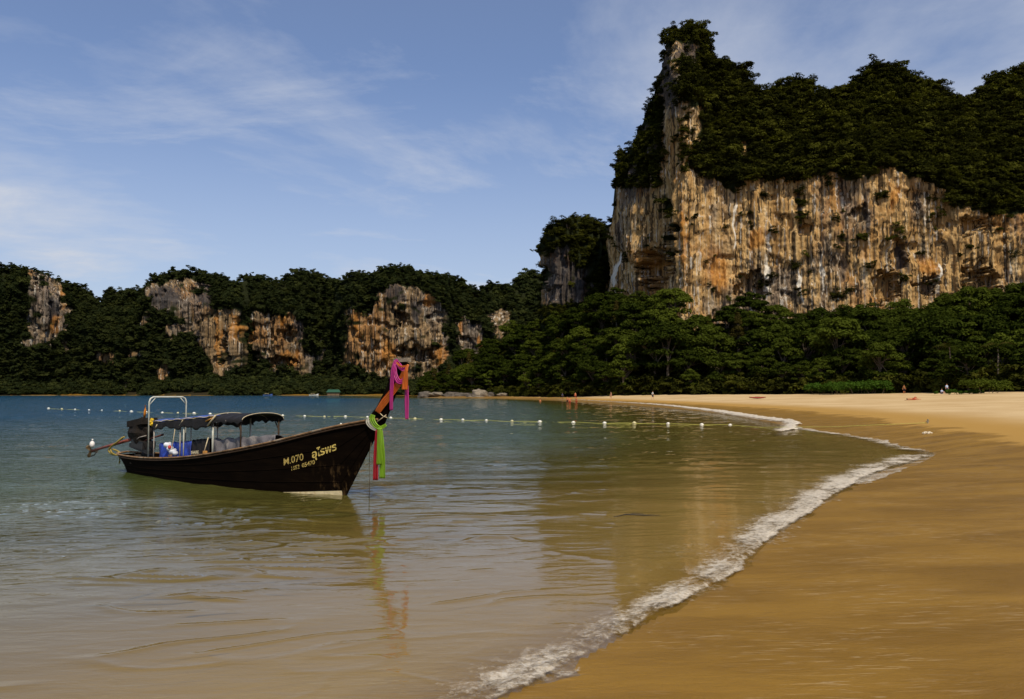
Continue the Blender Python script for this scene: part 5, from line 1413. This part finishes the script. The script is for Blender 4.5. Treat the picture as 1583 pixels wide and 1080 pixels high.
for (px_, D, z, r, lab, tn) in [(673, 352, 1.3, (3.2, 2.2, 1.0), 'low pale boulder at the left tip of the headland', .3), (742, 338, 1.4, (3.0, 2.6, 2.0), 'rounded pale boulder in the middle of the headland shore', .3),
                                (736, 334, .2, (3.4, 2.2, .6), 'flat yellowish ledge rock just below the rounded boulder', .3), (776, 338, 1.1, (2.6, 2.2, .9), 'small grey boulder right of the rounded one', .3),
                                (660, 356, .5, (4.2, 3, 1.7), 'dark wet boulder at the very tip of the headland', .1), (700, 348, .5, (5, 3, 1.6), 'dark boulder between the two pale ones', .1),
                                (716, 346, .6, (4, 3, 1.4), 'dark undercut boulder just left of the rounded one', .1), (759, 344, .6, (3.2, 3, 1.5), 'dark boulder between the rounded and the small grey one', .1)]:
    x, y = sea_at(px_, D); boulder(x, y, z, r, int(px_), lab, (tn, tn, tn))
# ------------------------------------------------------------------ shrubs at the back of the sand, palms, far hut
def shrub(px, D, rx, h, seed, label, mat):
    x, y, z = on_sand(px, D); rng = np.random.default_rng(seed); root = empty('beach_shrub', (x, y, z))
    cs = [(rng.uniform(-rx, rx), rng.uniform(-1.2, 1.2), h * rng.uniform(.25, .75)) for _ in range(22)]
    v, f = leaves(cs, [h * rng.uniform(.35, .5) for _ in cs], 170, .15, rng, .8)
    mesh_obj('foliage', v, f, mat, root)
    t = MB()
    for k in range(6): a = cs[k]; t.tube([(a[0] * .6, a[1] * .6, -.1), (a[0] * .8, a[1], a[2] * .6), a], [.05, .03, .015], 5)
    t.build('stem', BARK, root)
    return tag(root, label, 'shrub', 'shrubs at the back of the dry sand')
shrub(1273, 176, 3.2, 2.3, 1, 'bright green shrub at the left end of the beach-back hedge', LEAF_BRIGHT)
shrub(1302, 173, 3.6, 2.6, 2, 'bright green rounded shrub, second from the left in the beach-back hedge', LEAF_BRIGHT)
shrub(1330, 171, 3.4, 2.7, 3, 'bright green shrub, third from the left in the beach-back hedge', LEAF_BRIGHT)
shrub(1354, 169, 2.6, 2.6, 4, 'bright green shrub at the right end of the beach-back hedge', LEAF_BRIGHT)
shrub(1485, 136, 3.6, .8, 5, 'low creeping green plant spreading onto the sand on the right', LEAF_BRIGHT)
shrub(1525, 134, 3.0, 2.2, 6, 'dark green shrub at the right edge behind the creeping plant', LEAF)
def palm(px, D, H, seed, label):
    x, y, z = on_sand(px, D); rng = np.random.default_rng(seed); root = empty('palm_tree', (x, y, z))
    t = MB(); t.tube([(0, 0, -.5), (.3, 0, H * .4), (.5, .1, H * .75), (.4, .1, H)], [.2, .16, .14, .12], 7); t.build('trunk', BARK, root)
    for k in range(15):
        a = k * 2.4; el = rng.uniform(.1, 1.15); Lf = rng.uniform(2.6, 3.6)
        m_ = MB(); d = Vector((math.cos(a), math.sin(a), 0)); sd_ = Vector((-d.y, d.x, 0)); pts = []
        for q in np.linspace(0, 1, 10):
            pts.append(Vector((.4, .1, H)) + d * Lf * (q * math.cos(el) + .35 * q * q) + Vector((0, 0, Lf * (q * math.sin(el) - .75 * q * q))))
        m_.tube(pts, [.03] * 9 + [.01], 4)
        for i in range(1, 10):
            for s in (-1, 1):
                L_ = .75 * math.sin(math.pi * (i / 10) ** .8) + .15; T_ = (pts[i] - pts[i - 1]).normalized()
                tip = pts[i] + sd_ * s * L_ + T_ * .35 + Vector((0, 0, -.3 * L_)); m_.add([pts[i], (pts[i] + tip) / 2 + T_ * .09, tip, (pts[i] + tip) / 2 - T_ * .09], [(0, 1, 2, 3)])
        m_.build('frond', LEAF_OLIVE if k % 3 == 0 else LEAF, root)
    return tag(root, label, 'palm tree')
palm(1466, 158, 8.5, 3, 'slim palm with drooping fronds standing among the trees on the right')
palm(1540, 150, 8.0, 5, 'palm among the trees at the right edge of the beach')
# green-roofed hut and small white boats on the far shore
x, y = sea_at(516, 603); z = float(terrain(np.array([x]), np.array([y]))[0][0]); root = empty('beach_hut', (x, y, z), R(8))
t = MB(); t.add([(-5, -3.4, 2.6), (5, -3.4, 2.6), (5, 3.4, 2.6), (-5, 3.4, 2.6), (-3.8, 0, 4.6), (3.8, 0, 4.6)], [(0, 1, 5, 4), (2, 3, 4, 5), (1, 2, 5), (3, 0, 4), (3, 2, 1, 0)]); t.build('roof', simple_mat('green_sheet_roof', (.02, .075, .045), .6, .3), root)
t = MB(); t.box((0, 0, 1.3), (8.4, 5, 2.6)); t.build('wall', simple_mat('hut_boards', (.16, .11, .07), .9, .1), root)
for k in range(4):
    t = MB(); t.tube([(-4.6 + 3.07 * k, -3.1, 0), (-4.6 + 3.07 * k, -3.1, 2.6)], .1, 6); t.build('post', WOOD_DARK, root)
tag(root, 'low green-roofed hut on the far shore among the trees', 'hut')
for px_, lab in ((414, 'tiny blue boat moored at the left end of the far sand'), (485, 'tiny white boat at the far sand left of the hut')):
    g = sea_at(px_, 590); root = empty('distant_boat', (g[0], g[1], 0), R(10)); t = MB()
    v = []
    for sx0, w, zz in [(-3, .5, .7), (-1.5, .8, .6), (1.5, .8, .7), (3.4, .05, 1.3)]: v += [(sx0, -w, zz), (sx0, -w * .6, -.2), (sx0, w * .6, -.2), (sx0, w, zz)]
    t.add(v, [(i * 4 + k, (i + 1) * 4 + k, (i + 1) * 4 + (k + 1) % 4, i * 4 + (k + 1) % 4) for i in range(3) for k in range(4)] + [(0, 1, 2, 3), (15, 14, 13, 12)])
    t.build('hull', simple_mat('boat_paint', (.05, .10, .30) if px_ < 450 else (.6, .6, .58), .6, .3), root)
    t = MB(); t.box((-.5, 0, 1.5), (2.6, 1.2, .12)); t.tube([(-1.6, -.5, .6), (-1.6, -.5, 1.5)], .05, 5); t.tube([(.6, -.5, .6), (.6, -.5, 1.5)], .05, 5); t.build('canopy', WHITE, root)
    tag(root, lab, 'boat')
